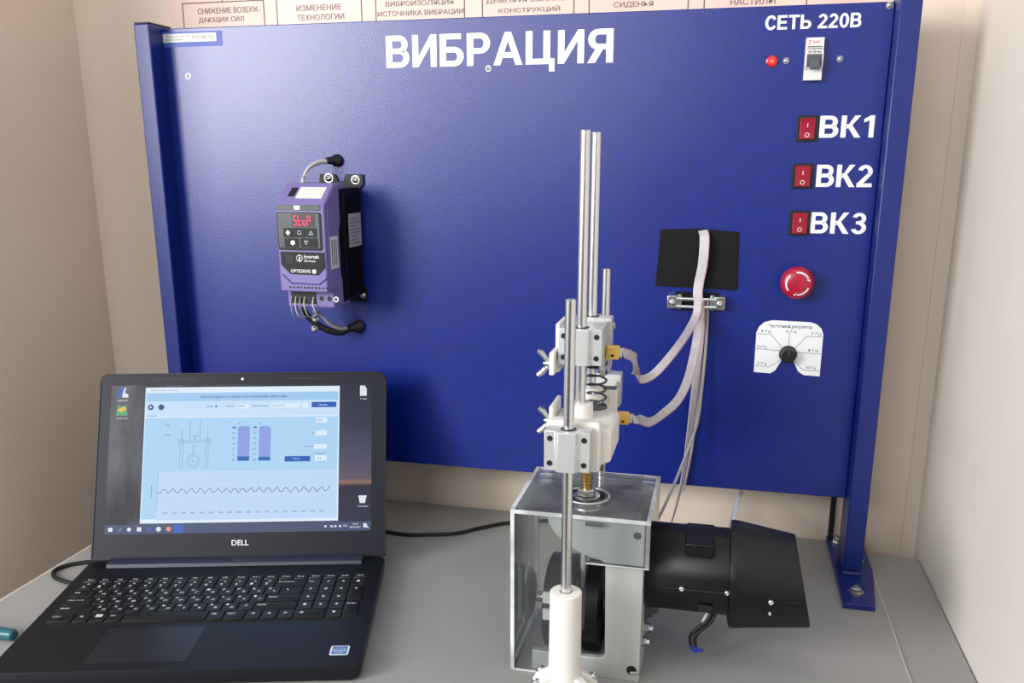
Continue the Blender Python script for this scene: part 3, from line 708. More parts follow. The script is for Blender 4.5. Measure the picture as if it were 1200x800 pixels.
# the display glass lies in the lid frame; its mesh keeps straight axes so that the wallpaper follows it
lobj('display', lbox(D0, D1, Sa, Sb, 0, .25), E_PAPER, lid, label='lit desktop wallpaper')
lobj('taskbar', lbox(D0, D1, Sa, 46.2, .25, .3), E_TSK, lid)
def wu(cx): return 61 + (cx/4.704 - 10)*1.128      # drawing grid of the program window
def wsv(cy): return 227 - (cy/4.706 - 4)*1.128
def wbox(a, b, c, d, h): return lbox(wu(a), wu(b), wsv(d), wsv(c), .25, h)
lobj('program_window', wbox(45, 1118, 19, 768, .32), E_WHT, lid, label='white bordered program window')
lobj('window_header', wbox(50, 1110, 50, 98, .36), E_HDR, lid)
lobj('window_toolbar', wbox(50, 1110, 99, 184, .36), E_BAR, lid)
lobj('window_body', wbox(50, 1110, 190, 745, .36), E_WIN, lid)
lobj('chart', wbox(130, 1108, 487, 752, .40), E_CH, lid)
def wt(s, a, b, c, d, bold=.03): return ltext(s, wu(a), wu(b), wsv(d), wsv(c), .48, bold)
for q in (wt('Лабораторная установка «Исследование вибрации»', 342, 828, 66, 84, .05), wt('Лабораторная установка', 75, 225, 31, 41), wt('Сила: ●', 382, 442, 122, 134), wt('Время', 492, 534, 122, 134), wt('10.0', 556, 590, 122, 133), wt('Вид пружины', 635, 722, 122, 134), wt('Пружина №1', 745, 815, 122, 133),
     wt('График', 62, 112, 174, 185), wt('Xmax', 160, 190, 226, 236), wt('Xmin', 160, 190, 280, 290), wt('0.0', 985, 1020, 206, 215), wt('Ампл.', 965, 985, 278, 288), wt('Част. мм', 920, 978, 352, 362), wt('Сдвиг', 978, 1050, 392, 402), wt('0.2', 1000, 1020, 418, 428), wt('X', 558, 574, 222, 232), wt('Y', 672, 688, 222, 232)):
    lobj('window_text', q, E_TXT, lid)
ft = []
for gx in (530, 645):
    for k, s in enumerate(('1', '0.8', '0.6', '0.4', '0.2', '0.1', '0')): ft.append(wt(s, gx, gx+18, 243+k*30, 252+k*30))
for k in range(18): ft.append(wt('%d00' % (k+1), 165+k*50, 192+k*50, 709, 718))
lobj('axis_text', join(*ft), E_TXT, lid)
for q in (wbox(552, 618, 115, 142, .44), wbox(738, 898, 115, 138, .44), wbox(912, 944, 113, 140, .44), wbox(985, 1050, 197, 224, .44), wbox(985, 1050, 270, 297, .44), wbox(980, 1050, 345, 372, .44), wbox(985, 1050, 408, 437, .44)):
    lobj('window_field', q, E_WHT, lid)
lobj('window_button', wbox(963, 1100, 109, 139, .44), E_BTN, lid, label='blue button in the toolbar')
lobj('window_button', wbox(820, 960, 410, 440, .44), E_BTN, lid, label='blue button in the window body')
lobj('button_text', join(wt('Начать', 1003, 1050, 119, 131), wt('Пуск', 866, 904, 420, 431)), E_ICW, lid)
for k, (a, b) in enumerate(((560, 626), (676, 741))):
    lobj('level_gauge', lpoly([(wu(a), wsv(433)), (wu(b), wsv(433)), (wu(b), wsv(247)), (wu(b-12), wsv(241)), (wu(a+12), wsv(241)), (wu(a), wsv(247))], .25, .44), E_GAU, lid)
    lobj('gauge_fill', wbox(a, b, 408 + k*4, 433, .48), E_GF, lid)
for cx in (77, 134):
    q = BM(); lathe(q, L3(wu(cx), wsv(130), .36), OUT, [(0, 3.9), (.08, 3.9)], 18); lobj('toolbar_icon', q, E_DRK, lid)
q = lpoly([(wu(71), wsv(138)), (wu(86), wsv(130)), (wu(71), wsv(122))], .44, .5); lobj('play_symbol', q, E_ICW, lid)
def wline(pts, t=.5, h=.46):
    bm = BM()
    for (a, b) in zip(pts, pts[1:]):
        p, r = Vector((wu(a[0]), wsv(a[1]))), Vector((wu(b[0]), wsv(b[1]))); d = (r-p); 
        if d.length < 1e-6: continue
        d.normalize(); nn = Vector((-d.y, d.x))*t/2
        v = [bm.verts.new(L3(z.x, z.y, h)) for z in (p-nn, r-nn, r+nn, p+nn)]; bm.faces.new(v)
    return bm
ln = []
for x in (298, 352): ln.append(wline([(x, 205), (x, 290)]))
for x in (255, 395): ln.append(wline([(x, 255), (x, 345)]))
for x in (247, 262, 385, 400): ln.append(wline([(x, 345), (x, 474)]))
ln.append(wline([(228, 318), (420, 318)])); ln.append(wline([(240, 328), (410, 328)])); ln.append(wline([(240, 350), (240, 310), (262, 310), (262, 350)])); ln.append(wline([(385, 350), (385, 310), (408, 310), (408, 350)]))
ln.append(wline([(298, 318), (298, 292), (352, 292), (352, 318)]))
for R in (36, 26, 4): ln.append(wline([(320+R*math.cos(t*PI/10), 432+R*math.sin(t*PI/10)*1.0) for t in range(21)]))
ln.append(wline([(325, 340), (325, 400)])); ln.append(wline([(316, 340), (316, 396)])); ln.append(wline([(322, 290), (332, 296), (318, 302), (332, 308), (320, 314)]))
lobj('rig_drawing', join(*ln), E_LIN, lid, label='grey line drawing of the test rig')
gd = [wline([(x, 492), (x, 700)], .3, .43) for x in range(180, 1100, 50)] + [wline([(135, y), (1100, y)], .3, .43) for y in (540, 650, 700)]
lobj('chart_grid', join(*gd), E_GRID, lid)
wv = []; xx = 138; 
while xx < 1075:
    wv.append((xx, 594 + 12*math.cos((xx-150)/47*2*PI + .8*math.sin(xx/90)) + 2.5*math.sin(xx*.31))); xx += 4
lobj('chart_wave', wline(wv, .75, .5), E_WAV, lid, label='dark wavy vibration trace')
lobj('chart_axis', join(wline([(133, 490), (133, 700)]), wline([(100, 560), (100, 630)], .8)), E_LIN, lid)
# desktop icons
def ib(u0, u1, s0, s1, m, nm, h=.34): return lobj(nm, lbox(u0, u1, s0, s1, .25, h), m, lid)
def ip(pts, m, nm, h=.34): return lobj(nm, lpoly(pts, .25, h), m, lid)
ip([(23, 214), (29, 214), (33, 227), (27, 227)], E_BLU, 'desktop_icon'); ip([(30, 214), (38, 214), (38, 218), (33, 220), (35, 227), (31, 227)], E_ICW, 'desktop_icon')
ip([(23, 190), (38, 190), (36, 204), (31, 201), (25, 204)], E_GRN, 'desktop_icon'); ip([(24, 197), (30, 194), (37, 198), (33, 203)], E_YEL, 'desktop_icon', .38)
ip([(345, 213), (354, 213), (354, 223), (351, 227), (345, 227)], E_ICW, 'desktop_icon')
ip([(346, 70), (353, 70), (355, 80), (344, 80)], E_ICW, 'desktop_icon')
lobj('icon_text', join(ltext('Вибрация', 24, 38, 208.5, 211, .34), ltext('Курс 2.0', 24, 38, 184.5, 187, .34), ltext('1.txt', 346, 354, 208, 210.5, .34), ltext('Корзина', 343, 357, 64.5, 67, .34), ltext('10:41', 337, 344, 41.6, 44, .34), ltext('28.09.2021', 333, 347, 37.6, 40, .34), ltext('ENG', 325, 330, 39.5, 42, .34)), E_ICW, lid)
for k, (u, m) in enumerate(((23, E_ICW), (35, E_LIN), (47, E_ICW), (60, E_ICW), (73, E_BLU), (85, E_ICW), (98, E_RED))):
    if k in (0, 3): ib(u-2.8, u+2.8, 37.5, 42.8, m, 'taskbar_icon')
    else:
        q = BM()
        if k == 1: lobj('taskbar_icon', lpoly([(u-2, 37.6), (u-1, 37.2), (u+2.6, 41.6), (u+1, 42.6)], .3, .34), m, lid); q.free(); continue
        lathe(q, L3(u, 40, .3), OUT, [(0, 3.2 if k > 4 else 2.6), (.05, 3.2 if k > 4 else 2.6)], 16); lobj('taskbar_icon', q, m, lid)
ib(105, 117, 34.6, 45.6, E_BLU, 'taskbar_icon', .33)
for u in (300, 308, 313, 319): ib(u, u+3, 39, 41.5, E_ICW, 'taskbar_icon')
ip([(351, 38), (358, 38), (358, 36.5), (355, 43.5), (351, 43.5)], E_ICW, 'taskbar_icon')

pc = props(obj('power_cord', tube(BM(), [(30, -205, 6), (0, -212, 4), (-25, -222, 3.2), (-48, -237, 3), (-56, -254, 3), (-46, -270, 3), (-26, -279, 3.2), (-2, -285, 4), (6, -290, 6)], 2.7, 10), RUB), 'black cord curling out beside the left edge of the laptop', 'cord')
bc = props(obj('black_cable', tube(BM(), [(270, -30, 3), (322, -39, 3), (352, -41.5, 3), (382, -35, 3), (420, -22, 3), (448, 3, 3), (486, 33, 3), (560, 60, 3), (640, 72, 3)], 2.7, 10), RUB), 'black cable running along the desk from the laptop towards the clear guard', 'cord')
pn = root('teal_marker', 'teal plastic marker lying at the left edge of the laptop', 'pen', (2, -412, 0))
obj('barrel', lathe(BM(), (-60, -414, 7), (1, .03, 0), [(0, 6.5), (60, 6.8), (62, 6.8)], 18), TEAL, pn)
obj('cap', lathe(BM(), (2, -412, 7), (1, .03, 0), [(0, 7), (19, 6.6), (21, 5)], 18), TEAL, pn)

# ================================================================== vibration drive
AX, AY, AZ = 646, -275, 55
# aluminium C-shaped frame: front and back cheeks, right flange, top and bottom ties
fr = root('drive_frame', 'brushed aluminium C-shaped frame standing inside the clear guard', 'frame', (690, -270, 0))
def cshape():
    p = [(600, 0), (713, 0), (713, 176), (615, 176), (616, 168), (622, 158), (634, 147), (648, 139), (662, 134)]
    p += [(668 + 7*math.sin(t), 126 + 7*math.cos(t)) for t in (0.2, .6, 1.0, 1.3, PI/2)]
    p += [(677 - 6 + 6*math.cos(t), 28 - 6*math.sin(t)) for t in (0, .5, 1.0, PI/2)]
    return p + [(600, 22)]
for y in (-331, -226): obj('cheek', prism(BM(), cshape(), 'Y', y, y+7), ALUR, fr, bevel=.6)
obj('flange', mkbox(706, 713, -323.8, -226.2, 0, 176), ALUR, fr)
obj('tie_plate', mkbox(606, 705.8, -323.8, -226.2, 0, 7), ALUR, fr)
tpz = BM()
box(tpz, 616, 705.8, -323.8, -314, 169, 175); box(tpz, 616, 705.8, -236, -226.2, 169, 175); box(tpz, 690, 705.8, -314, -236, 169, 175); box(tpz, 616, 622, -314, -236, 169, 175)
obj('top_plate', tpz, ALUR, fr, label='top plate with a wide opening')
hb = BM(); lathe(hb, (705, -331, 13), (0,-1,0), [(0, 5.2), (.4, 5.2)], 16); obj('bolt_hole', hb, RUB, fr)
hb = BM(); cyl(hb, (704, -334, 11.5), (713, -334, 12.5), 1.8, 10); obj('pin', hb, STEEL, fr)
obj('bolt_hole', lathe(BM(), (706, -331, 163), (0,-1,0), [(0, 4), (.4, 4)], 16), LEVER, fr)
# hub and nuts at the right flange
sh = obj('shaft_end', lathe(BM(), (713, -277, 58), (1,0,0), [(0, 16), (3, 16), (3, 11), (8, 11), (8, 6), (14, 5.5)], 20), LEVER, fr, label='dark shaft end')
obj('nut', lathe(BM(), (713, -277, 33), (1,0,0), [(0, 7), (5, 7), (5, 4), (9, 4)], 6), STEEL, fr)
obj('nut', lathe(BM(), (713, -300, 30), (1,0,0), [(0, 6), (4, 6), (4, 3.5), (7, 3.5)], 6), STEEL, fr)
# flywheels
fwz = root('flywheel', 'thick black flywheel pair turning inside the clear guard', 'wheel', (AX, AY, 3))
def wheel(x0, x1, R):
    d = x1-x0
    return lathe(BM(), (x0, AY, AZ), (1,0,0), [(0, R*.55), (0, R-2.5), (1.5, R), (d-1.5, R), (d, R-2.5), (d, R*.8), (d-2.5, R*.76), (d-2.5, R*.3), (d, R*.28), (d, 6)], 48)
obj('disc', wheel(608, 641, 51), BLKS, fwz); obj('disc', wheel(650, 668, 51), BLKS, fwz)
obj('axle', cyl(BM(), (590, AY, AZ), (705, AY, AZ), 6, 16), STEEL, fwz)
obj('eccentric', lathe(BM(), (641.5, AY-6, AZ+4), (1,0,0), [(0, 15), (8, 15)], 24), ALUR, fwz)
for z0 in (63, 82): obj('pale_patch', prism(BM(), [(610, z0-6), (621, z0-6), (621, z0+6), (610, z0+6)], 'Y', AY-52.2, AY-49.5), LABEL, fwz, label='pale square patch')  # two pale squares on the rim of the wide disc
obj('connecting_rod', cyl(BM(), (645.5, AY-8, AZ+14), (648, -288, 184), 3.6, 14), ALU, fwz)
# white bearing bracket at the far left, seen through the guard
# guard box
gb = root('acrylic_guard', 'clear acrylic guard box with sawn pale edges over the flywheel', 'guard', (650, -272, 0))
gx0, gx1, gy0, gy1, gz = 578, 719, -338, -208, 182
T = 4
def pane(nm, a): return obj(nm, mkbox(*a), ACR, gb)
pane('side_pane', (gx0, gx0+T, gy0+T, gy1, .5, gz-T))
obj('front_pane', prism(BM(), [(gx0+T, .5), (628, .5), (656, 60), (656, 132), (gx1, 132), (gx1, gz-T), (gx0+T, gz-T)], 'Y', gy0, gy0+T), ACR, gb)
pane('end_pane', (gx1-T, gx1, gy0+T, gy1, 132, gz-T))
pane('rear_pane', (gx0+T, gx1-T, gy1-T, gy1, .5, gz-T))
# top pane with a round hole
bm = BM(); N = 32; hole = [(648 + 19*math.cos(2*PI*i/N), -284 + 25*math.sin(2*PI*i/N)) for i in range(N)]
def sq(i):
    a = 2*PI*i/N; c, s = math.cos(a), math.sin(a); hx = (gx1-T if c > 0 else gx0+T) ; hy = (gy1 if s > 0 else gy0)
    kx = (hx-648)/c if abs(c) > 1e-6 else 1e9; ky = (hy+284)/s if abs(s) > 1e-6 else 1e9
    k = min(kx, ky); return (648+c*k, -284+s*k)
outr = [sq(i) for i in range(N)]
rings = [[bm.verts.new((x, y, z)) for x, y in P] for P, z in ((hole, gz-T), (outr, gz-T), (outr, gz), (hole, gz))]
for a in range(4):
    A, B = rings[a], rings[(a+1) % 4]
    for i in range(N): bm.faces.new((A[i], A[(i+1)%N], B[(i+1)%N], B[i]))
obj('top_pane', bm, ACRT, gb)
e = 2.2
def edge(a, lab=None): return obj('pane_edge', mkbox(*a), ACRE, gb)
edge((gx0, gx0+T, gy0, gy0+T, .5, gz)); edge((gx0-.2, gx0+T, gy0+T, gy1, gz-T, gz)); edge((gx1-T, gx1+.2, gy0, gy1, gz-T, gz+.3)); edge((gx0+T, gx1-T, gy0-.3, gy0, gz-T, gz+.3))
edge((gx1-T, gx1, gy0, gy0+T, 132, gz-T)); edge((656, gx1, gy0-.2, gy0+T, 130.6, 132)); edge((gx0+T, 628, gy0-.2, gy0+1, .2, 2)); edge((gx0, gx1, gy1, gy1+.5, gz-T, gz+.3)); edge((gx0, gx0+2, gy1-2, gy1+.2, .5, gz-T)); edge((gx0, gx0+1.5, gy0+T, gy1-2, .3, 2))
edge((gx1-T, gx1, gy1-T, gy1+.2, 132, gz-T))
for z in (182.4,):
    obj('hole_rim', torus(BM(), (648, -284, z), (0,0,1), 23.5, 1.0, 32, 6), ALUR, gb, label='pale rim of the round hole')
dia = lathe(BM(), (648, -284, 176), (0,0,1), [(0, 24), (.8, 24)], 32); 
obj('diaphragm', dia, mat('grey_diaphragm', (84, 88, 94), .3, .5), gb, label='dark round plate under the hole')
for (a, b, c) in ((621, 676, -303), (655, 686, -232)):
    obj('slot', mkbox(a, b, c-5, c+5, 175.2, 176.4), RUB, gb, label='dark slot under the top pane')
obj('clip', mkbox(655, 672, -339.4, -338, 172, 176), LEVER, gb)
# mirrored glimpse behind the left pane: bracket of the far bearing
fb = root('bearing_bracket', 'dark bearing bracket with pale shield at the left inside the guard', 'bracket', (592, -296, 8))
obj('shield', lathe(BM(), (584.5, -285, 62), (1,0,0), [(0, 30), (2, 30), (6, 24), (8, 10)], 32), ALUR, fb, label='pale round shield')
obj('arm', mkbox(583, 588, -326, -312, 55, 112), LEVER, fb, bevel=1.5)

# ------------------------------------------------------------------ motor
mo = root('electric_motor', 'black cylindrical motor lying behind the aluminium frame with a flared cowl', 'motor', (790, -275, 60))
MY, MZ = -272, 107
def circ(x, R, n=40, cy=MY, cz=MZ): return [Vector((x, cy + R*math.cos(2*PI*i/n), cz + R*math.sin(2*PI*i/n))) for i in range(n)]
bm = BM(); loft(bm, [circ(713, 43), circ(716, 45), circ(800, 45)]); obj('body', bm, BLKS, mo)
# cowl: rolled sheet, obliquely cut, narrowing towards the far end
def cowl(R, x_top, x_bot, dz, n=44):
    out = []
    for i in range(n):
        a = 2*PI*i/n; c, s = math.cos(a), math.sin(a)
        k = (s+1)/2
        rr = R*(1.0 + (0.06 if s < -.75 else 0))
        out.append(Vector((x_bot + (x_top-x_bot)*k, MY + rr*c, MZ + rr*s*1.0 + dz)))
    return out
bm = BM(); loft(bm, [cowl(47, 796, 798, 0), cowl(53.5, 797, 800, 0), cowl(54, 801, 806, 0), cowl(52.5, 812, 815, 0), cowl(45, 861, 881, -.5)], cap=False)
rr = [[v for v in r] for r in (cowl(45, 861, 881, -.5), cowl(43, 861, 881, -.5), cowl(50, 812, 815, 0), cowl(46, 796.5, 798.5, 0))]
loft(bm, rr, cap=False)
cw = obj('cowl', bm, BLKS, mo, label='flared black sheet cowl')
obj('cowl_end', loft(BM(), [cowl(43.5, 855, 875, -.5), cowl(43.5, 857, 877, -.5)]), BLKS, mo)
def onbody(x, ang, R=45): return Vector((x, MY + R*math.cos(ang), MZ + R*math.sin(ang)))
af = -PI + math.radians(8)
for (x0, x1, R, an) in ((735, 800, 45.4, math.radians(184)), (818, 866, 50, math.radians(186))):
    s = BM(); R2 = R if R < 46 else None
    p0 = onbody(x0, an, R); p1 = onbody(x1, an, R if R2 else 45.6)
    cyl(s, p0, p1, .7, 8); obj('seam', s, BLK, mo)
for (x, R, a) in ((751, 45, 184), (838, 49.6, 186), (838, 49.6, 202), (796, 45, 183)):
    a = math.radians(a); d = Vector((0, math.cos(a), math.sin(a))); screw(mo, onbody(x, a, R), d, 3 if a < 3.4 else 2, 2.4, washer=False)
tb = obj('terminal_box', mkbox(752, 780, -311, -255, 138, 150.5), BLKS, mo, bevel=1)
obj('terminal_box_lip', mkbox(751, 781, -312.5, -255, 147.5, 149), BLKS, mo)
obj('name_slot', prism(BM(), rounded(768, 782, 80, 87, 2), 'Y', MY-42.5, MY-35), RUB, mo)
mw = root('motor_leads', 'short black and blue leads curling out below the motor', 'wire', (766, -285, 0))
obj('lead', tube(BM(), [(783, -286, 66), (777, -290, 55), (768, -292, 47), (762, -292, 38), (763, -292, 28)], 2.0, 8), RUB, mw)
obj('lead', tube(BM(), [(787, -283, 66), (782, -287, 54), (773, -289, 45), (767, -290, 36), (768, -290, 26)], 2.0, 8), RUB, mw)
obj('lead', tube(BM(), [(780, -284, 66), (776, -286, 58), (774, -287, 53)], 1.8, 8), WIREW, mw)
obj('lead_tip', tube(BM(), [(763, -292, 28), (765, -291, 22), (770, -290, 19)], 1.8, 8), WIREB, mw, label='blue wire tips')
obj('lead_tip', tube(BM(), [(768, -290, 26), (771, -289, 21), (776, -287, 20)], 1.8, 8), WIREB, mw)
wt_ = props(obj('white_tube', tube(BM(), [(797, -222, 100), (798, -190, 104), (800, -150, 103), (808, -50, 93), (815.5, 40, 80), (818.5, 46, 110), (819, 48, 200)], 3.2, 10), WHITEP), 'thin white tube rising from behind the motor to the panel edge', 'cable')

# ================================================================== guide rods
ROD = {'A': (645, -390), 'B': (645.5, -328), 'C': (646, -262), 'D': (646.5, -160)}
def rod(p, z0, z1, r=5.0): return lathe(BM(), (p[0], p[1], z0), (0,0,1), [(0, r-.5), (.6, r), (z1-z0-.8, r), (z1-z0, r-.8)], 24)
def stand_foot(nm, lab, p):
    s = root(nm, lab, 'rod', (p[0], p[1], 0))
    x, y = p
    bm = BM(); lathe(bm, (x, y, 0), (0,0,1), [(0, 33), (5, 33), (6.5, 31), (7, 22), (12, 18.5), (18, 16.5), (60, 15.6), (124.5, 15.2), (125.5, 14.2), (125.5, 6.4), (122, 5.2)], 40)
    obj('socket', bm, WPL, s)
    obj('rod', rod(p, 118, 406), CHROME, s)
    for a in (25, 155, 205, 335):
        a = math.radians(a); c_, s_ = math.cos(a), math.sin(a)
        g = BM(); n_ = Vector((-s_, c_, 0))*5; e_ = Vector((c_, s_, 0)); o_ = Vector((x, y, 0))
        loft(g, [[o_ + e_*r_ + Vector((0,0,z_)) + n_*k for r_, z_ in ((12, 1), (36, 1), (36, 20), (31, 29), (20, 37), (12, 40))] for k in (-1, 1)])
        obj('rib', g, WPL, s, bevel=1.5)
        q = o_ + e_*29 + Vector((0, 0, 30.5)); screw(s, q, (c_*.5, s_*.5, 1), 4.2, 3.4)
    return s
stand_foot('guide_rod', 'short steel guide rod in a white round socket in front of the guard', ROD['A'])
stand_foot('guide_rod', 'short steel guide rod standing behind the clear guard', ROD['D'])

def bearing_block(name, lab, p, z0, z1, front, grp, par=None):
    """linear bearing block: hump round the rod, two flanges, four screws; front = -1 faces the viewer"""
    x, y = p; f = front
    r = root(name, lab, 'bearing', (x, y, z0), 0, grp)
    prof = [(-21, -11*f), (21, -11*f), (21, 8.5*f), (11, 8.5*f), (8, 13*f), (-8, 13*f), (-11, 8.5*f), (-21, 8.5*f)]
    obj('block', prism(BM(), [(x+a, y+b) for a, b in prof], 'Z', z0, z1), ALU, r, bevel=.7)
    for zz in (z0-.01, z1-.6): obj('bore_ring', torus(BM(), (x, y, zz+.4), (0,0,1), 6.6, .9, 24, 6), RUB, r)
    for sx in (-15.7, 15.7):
        for zz in (z0+7.2, z1-7.2):
            c = (x+sx, y+8.5*f, zz)
            obj('screw', lathe(BM(), c, (0, f, 0), [(0, 2.6), (.5, 2.6), (.5, 1.6), (.1, 1.2)], 14), RUB, r, at=c)
    return r
G = 'aluminium bearing blocks on the guide rods'
bearing_block('bearing_block', 'aluminium bearing block on the short front rod, in front of the white carriage', (645, -390), 249, 287, -1, G)
bearing_block('bearing_block', 'upper aluminium bearing block on the tall front rod', (645.5, -328), 334.5, 369.5, -1, G)
bearing_block('bearing_block', 'upper aluminium bearing block on the tall rear rod', (646, -262), 334.5, 369.5, 1, G)
bearing_block('bearing_block', 'aluminium bearing block on the short rod behind the guard', (646.5, -160), 249, 287, 1, G)

# white printed carriage with two cups, carrying the tall rods
wc_ = root('lower_carriage', 'white printed plastic carriage between the short guide rods', 'carriage', (646, -290, 232))
obj('front_plate', prism(BM(), rounded(622, 672, 243, 291, 3), 'Y', -379, -365), WPL, wc_, bevel=1.5)
body = [(622, 250), (662, 244), (667, 243), (681, 250), (681, 278), (678, 281), (622, 281)]
obj('body', prism(BM(), body, 'Y', -365, -299), WPL, wc_, bevel=1.5)
obj('spine', mkbox(630, 660, -299, -240, 252, 276), WPL, wc_, bevel=1)
obj('clamp_plate', mkbox(618, 621.8, -345, -300, 262, 294), WPL, wc_, bevel=.6)
obj('rear_plate', prism(BM(), rounded(630, 671, 245, 287, 2), 'Y', -240, -228), WPL, wc_, bevel=1)
obj('rear_bridge', mkbox(628, 664, -228, -172, 252, 280), WPL, wc_, bevel=1)
for k in ('B', 'C'):
    x, y = ROD[k]; obj('cup', lathe(BM(), (x, y, 276), (0,0,1), [(0, 14.5), (4, 13), (18.5, 12.6), (19.5, 11.8), (19.5, 5.3)], 32), WPL, wc_)
    obj('tall_rod', rod((x, y), 284, 550), CHROME, wc_, label='tall polished steel rod')
obj('name_embossing', torus(BM(), (660, -240.6, 276), (0,1,0), 4, .5, 16, 5), WIREW, wc_)
obj('dark_top_edge', mkbox(649, 670, -239, -229, 287, 288.5), LEVER, wc_)
obj('centre_bolt', lathe(BM(), (648, -288, 186), (0,0,1), [(0, 5.4), (30, 5.4), (46, 5.4), (58, 5.4)], 16), BRASS, wc_, label='brass threaded bolt')
th_ = BM()
for k in range(11): torus(th_, (648, -288, 199+k*3.6), (0,0,1), 5.6, .7, 16, 5)
obj('bolt_thread', th_, BRASS, wc_)['kind'] = 'stuff'
obj('hex_nut', lathe(BM(), (648, -288, 185), (0,0,1), [(0, 9), (1, 10), (6.5, 10), (7.5, 9)], 6), STEEL, wc_)
obj('nut_washer', lathe(BM(), (648, -288, 182.6), (0,0,1), [(0, 14), (1.8, 14)], 28), STEEL, wc_)

# spring
sp_ = root('coil_spring', 'dark steel coil spring between the upper and the lower carriage', 'spring', (657, -292, 281))
pts = []; NT = 5.2
for i in range(int(NT*14)+1):
    a = i/14*2*PI; pts.append((656.5 + 9.5*math.cos(a), -292 + 9.5*math.sin(a), 283 + 46*i/(NT*14)))
obj('coil', tube(BM(), pts, 1.15, 6, k=1), mat('spring_steel', (88, 90, 98), .3, .9), sp_)
obj('seat_plate', lathe(BM(), (656.5, -292, 281), (0,0,1), [(0, 11), (2, 11)], 24), LEVER, sp_)

# upper carriage
uc = root('upper_carriage', 'aluminium upper carriage bolted between the two tall rods', 'carriage', (646, -295, 308))
obj('web_plate', mkbox(628, 661.3, -316.8, -273.2, 340, 366), ALUR, uc, bevel=.8)
obj('side_plate', mkbox(661.5, 665, -316, -240, 326, 367), ALUR, uc, bevel=.6)
obj('lower_tab', prism(BM(), [(-316, 326), (-236, 326), (-240, 314), (-262, 309), (-300, 316)], 'X', 661.5, 665), ALUR, uc, bevel=.6)
obj('tie_screw', lathe(BM(), (665, -250, 358), (1,0,0), [(0, 4), (3, 4), (4, 2.5)], 14), STEEL, uc)
obj('spring_hook', lathe(BM(), (656.5, -292, 327), (0,0,1), [(0, 7), (3, 7), (3, 4), (13, 4)], 16), ALUR, uc)
obj('clamp_plate', mkbox(618.6, 622.4, -318, -273, 322, 370), WPL, uc, bevel=.5, label='white clamp plate')
obj('clamp_pad', mkbox(617.5, 622.4, -345, -318.2, 325, 347), WPL, uc, bevel=1, label='white clamp pad')
def wing(nm, lab, c):
    r = root(nm, lab, 'wing nut', c, 0, 'steel wing nuts on the carriages'); x, y, z = c
    obj('boss', lathe(BM(), (x, y, z), (-1,0,0), [(0, 4.6), (5, 3.8), (6, 2.4)], 16), STEEL, r)
    for s in (1, -1):
        bm = BM(); tube(bm, [(x-2, y, z+s*2.5), (x-6, y, z+s*5.5), (x-10, y, z+s*10), (x-13, y, z+s*12)], [2.2, 2.6, 3.0, 2.6], 8)
        for v in bm.verts: v.co.y = y + (v.co.y-y)*1.4
        obj('wing', bm, STEEL, r)
    obj('stud', cyl(BM(), (x-7.5, y, z), (x, y, z), 2, 10), STEEL, r)
    return r
wing('wing_nut', 'steel wing nut on the left of the upper carriage', (617.4, -333, 334))
wing('wing_nut', 'steel wing nut on the left of the lower white carriage', (617.9, -330, 276))

# yellow connectors
def conn(lab, x, y, z):
    r = root('cable_connector', lab, 'connector', (x, y, z-6), 0, 'yellow cable connectors')
    obj('shell', mkbox(x-6, x+7, y-5, y+5, z-6.5, z+6.5), YEL, r, bevel=1.2)
    obj('latch', mkbox(x-4, x+3, y-6.5, y-5, z-2, z+6.5), YEL, r, bevel=.5)
    obj('pin_hole', lathe(BM(), (x+1, y-6.2, z-2), (0,-1,0), [(0, 1.4), (.5, 1.4)], 10), RUB, r)
    obj('nose', mkbox(x+7, x+10, y-4, y+4, z-4, z+4), WIREW, r, bevel=.5)
conn('yellow plug on the right side of the upper carriage', 671.5, -296, 340)
conn('yellow plug at the rear right of the white carriage', 677.5, -234, 255)

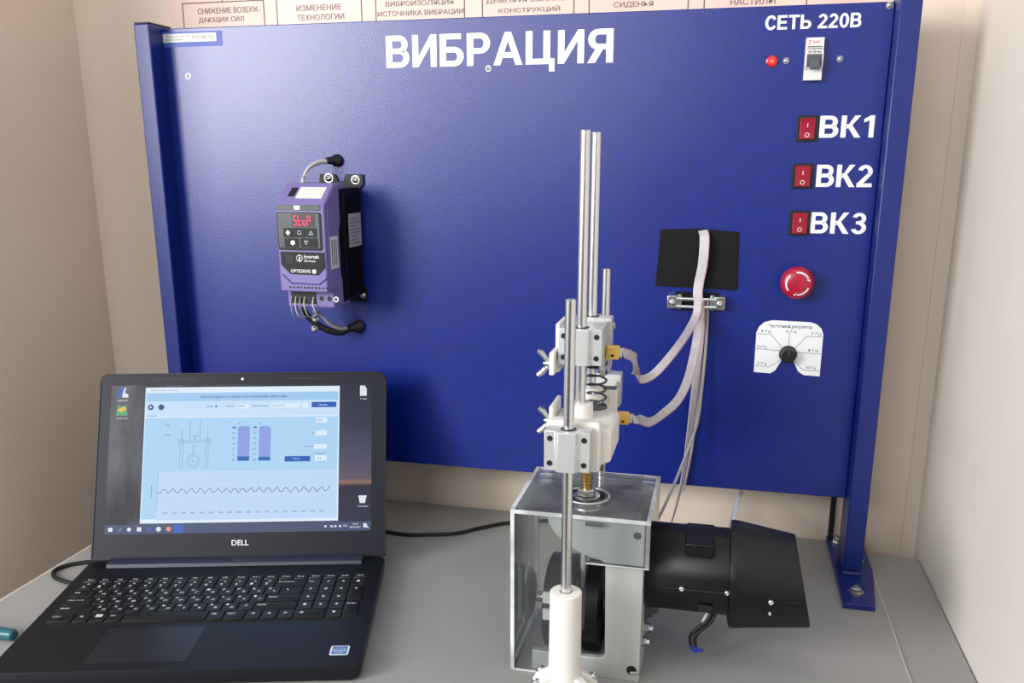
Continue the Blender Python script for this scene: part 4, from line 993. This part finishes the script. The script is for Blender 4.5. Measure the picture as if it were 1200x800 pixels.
# ================================================================== ribbon cables
def ribbon_cable(lab, pts, wv, width, twist_label=None):
    r = root('ribbon_cable', lab, 'ribbon cable', pts[-1], 0, 'flat grey ribbon cables from the clamp')
    obj('strip', ribbon(BM(), pts, wv, width, .9), RIB, r)
    e = BM(); ribbon(e, pts, wv, 1.2, 1.2, off=width/2-.2); obj('marker_core', e, RIBR, r, label='pink edge conductor')
    rg = BM()
    for k in (-2, 0, 2): ribbon(rg, pts, wv, .5, 1.3, off=k*width/7)
    obj('core_ridge', rg, RIB, r)['kind'] = 'stuff'
    return r
ribbon_cable('flat ribbon cable running from the clamp to the upper yellow plug',
    [(745, -18, 352), (744, -24, 335), (737, -60, 322), (727, -95, 309), (712, -118, 291), (700, -128, 279), (690, -140, 276), (684, -158, 283), (686, -205, 308), (688, -250, 326), (682.5, -296, 340)],
    [(1,0,0), (1,0,0), (.8,.1,-.5), (.6,.1,-.8), (.6,0,-.8), (.4,0,-1), (.2,0,-1), (.4,.3,-.6), (.3,.3,1), (.5,.2,1), (0,1,.2)], 9.5)
ribbon_cable('flat ribbon cable running from the clamp to the lower yellow plug',
    [(747, -14, 352), (748, -20, 330), (746, -50, 300), (740, -90, 268), (730, -115, 247), (715, -135, 235), (702, -165, 232), (694, -205, 246), (688.5, -234, 255)],
    [(1,0,0), (1,0,0), (1,0,-.1), (.9,.1,-.5), (.6,.1,-.8), (.3,.1,-1), (.1,.2,-1), (.1,.6,-.6), (.1,1,0)], 10.5)
ribbon_cable('flat ribbon cable hanging straight down from the clamp past the panel edge',
    [(748, -10, 352), (749.5, -10, 330), (749, -10, 280), (746, -11, 220), (742, -12, 160), (737, -12, 110), (731, -14, 75), (725, -20, 48)],
    [(1,0,0), (1,0,0), (.9,.4,0), (.8,.6,0), (.6,.8,0), (.4,1,0), (.3,1,0), (.2,1,0)], 10.5)
r = ribbon_cable('flat ribbon cable coming out of the black patch above the clamp',
    [(746, -1.6, 438), (748.5, -9, 431), (749, -13, 415), (748, -13, 395), (745, -11, 375), (744, -14.5, 362), (745, -15.8, 352)],
    [(1,0,0)]*7, 11.5)
gw = props(obj('grey_cable', tube(BM(), [(757, -9, 352), (758, -10, 300), (756, -14, 240), (752, -20, 190), (737, -34, 140), (722, -70, 104), (712, -120, 92), (704, -170, 90)], 2.0, 10), WIREG), 'thin grey round cable bending down from the clamp behind the guard', 'cable')
gw2 = props(obj('white_cable', tube(BM(), [(757, -3.5, 352), (758, -3.5, 300), (754, -3.5, 240), (751, -3.5, 200), (747, -3, 150), (742, -3, 112), (739, -3, 90)], 1.4, 8), WIREW), 'thin white round cable running down beside the hanging ribbon', 'cable')
bpy.context.view_layer.update()
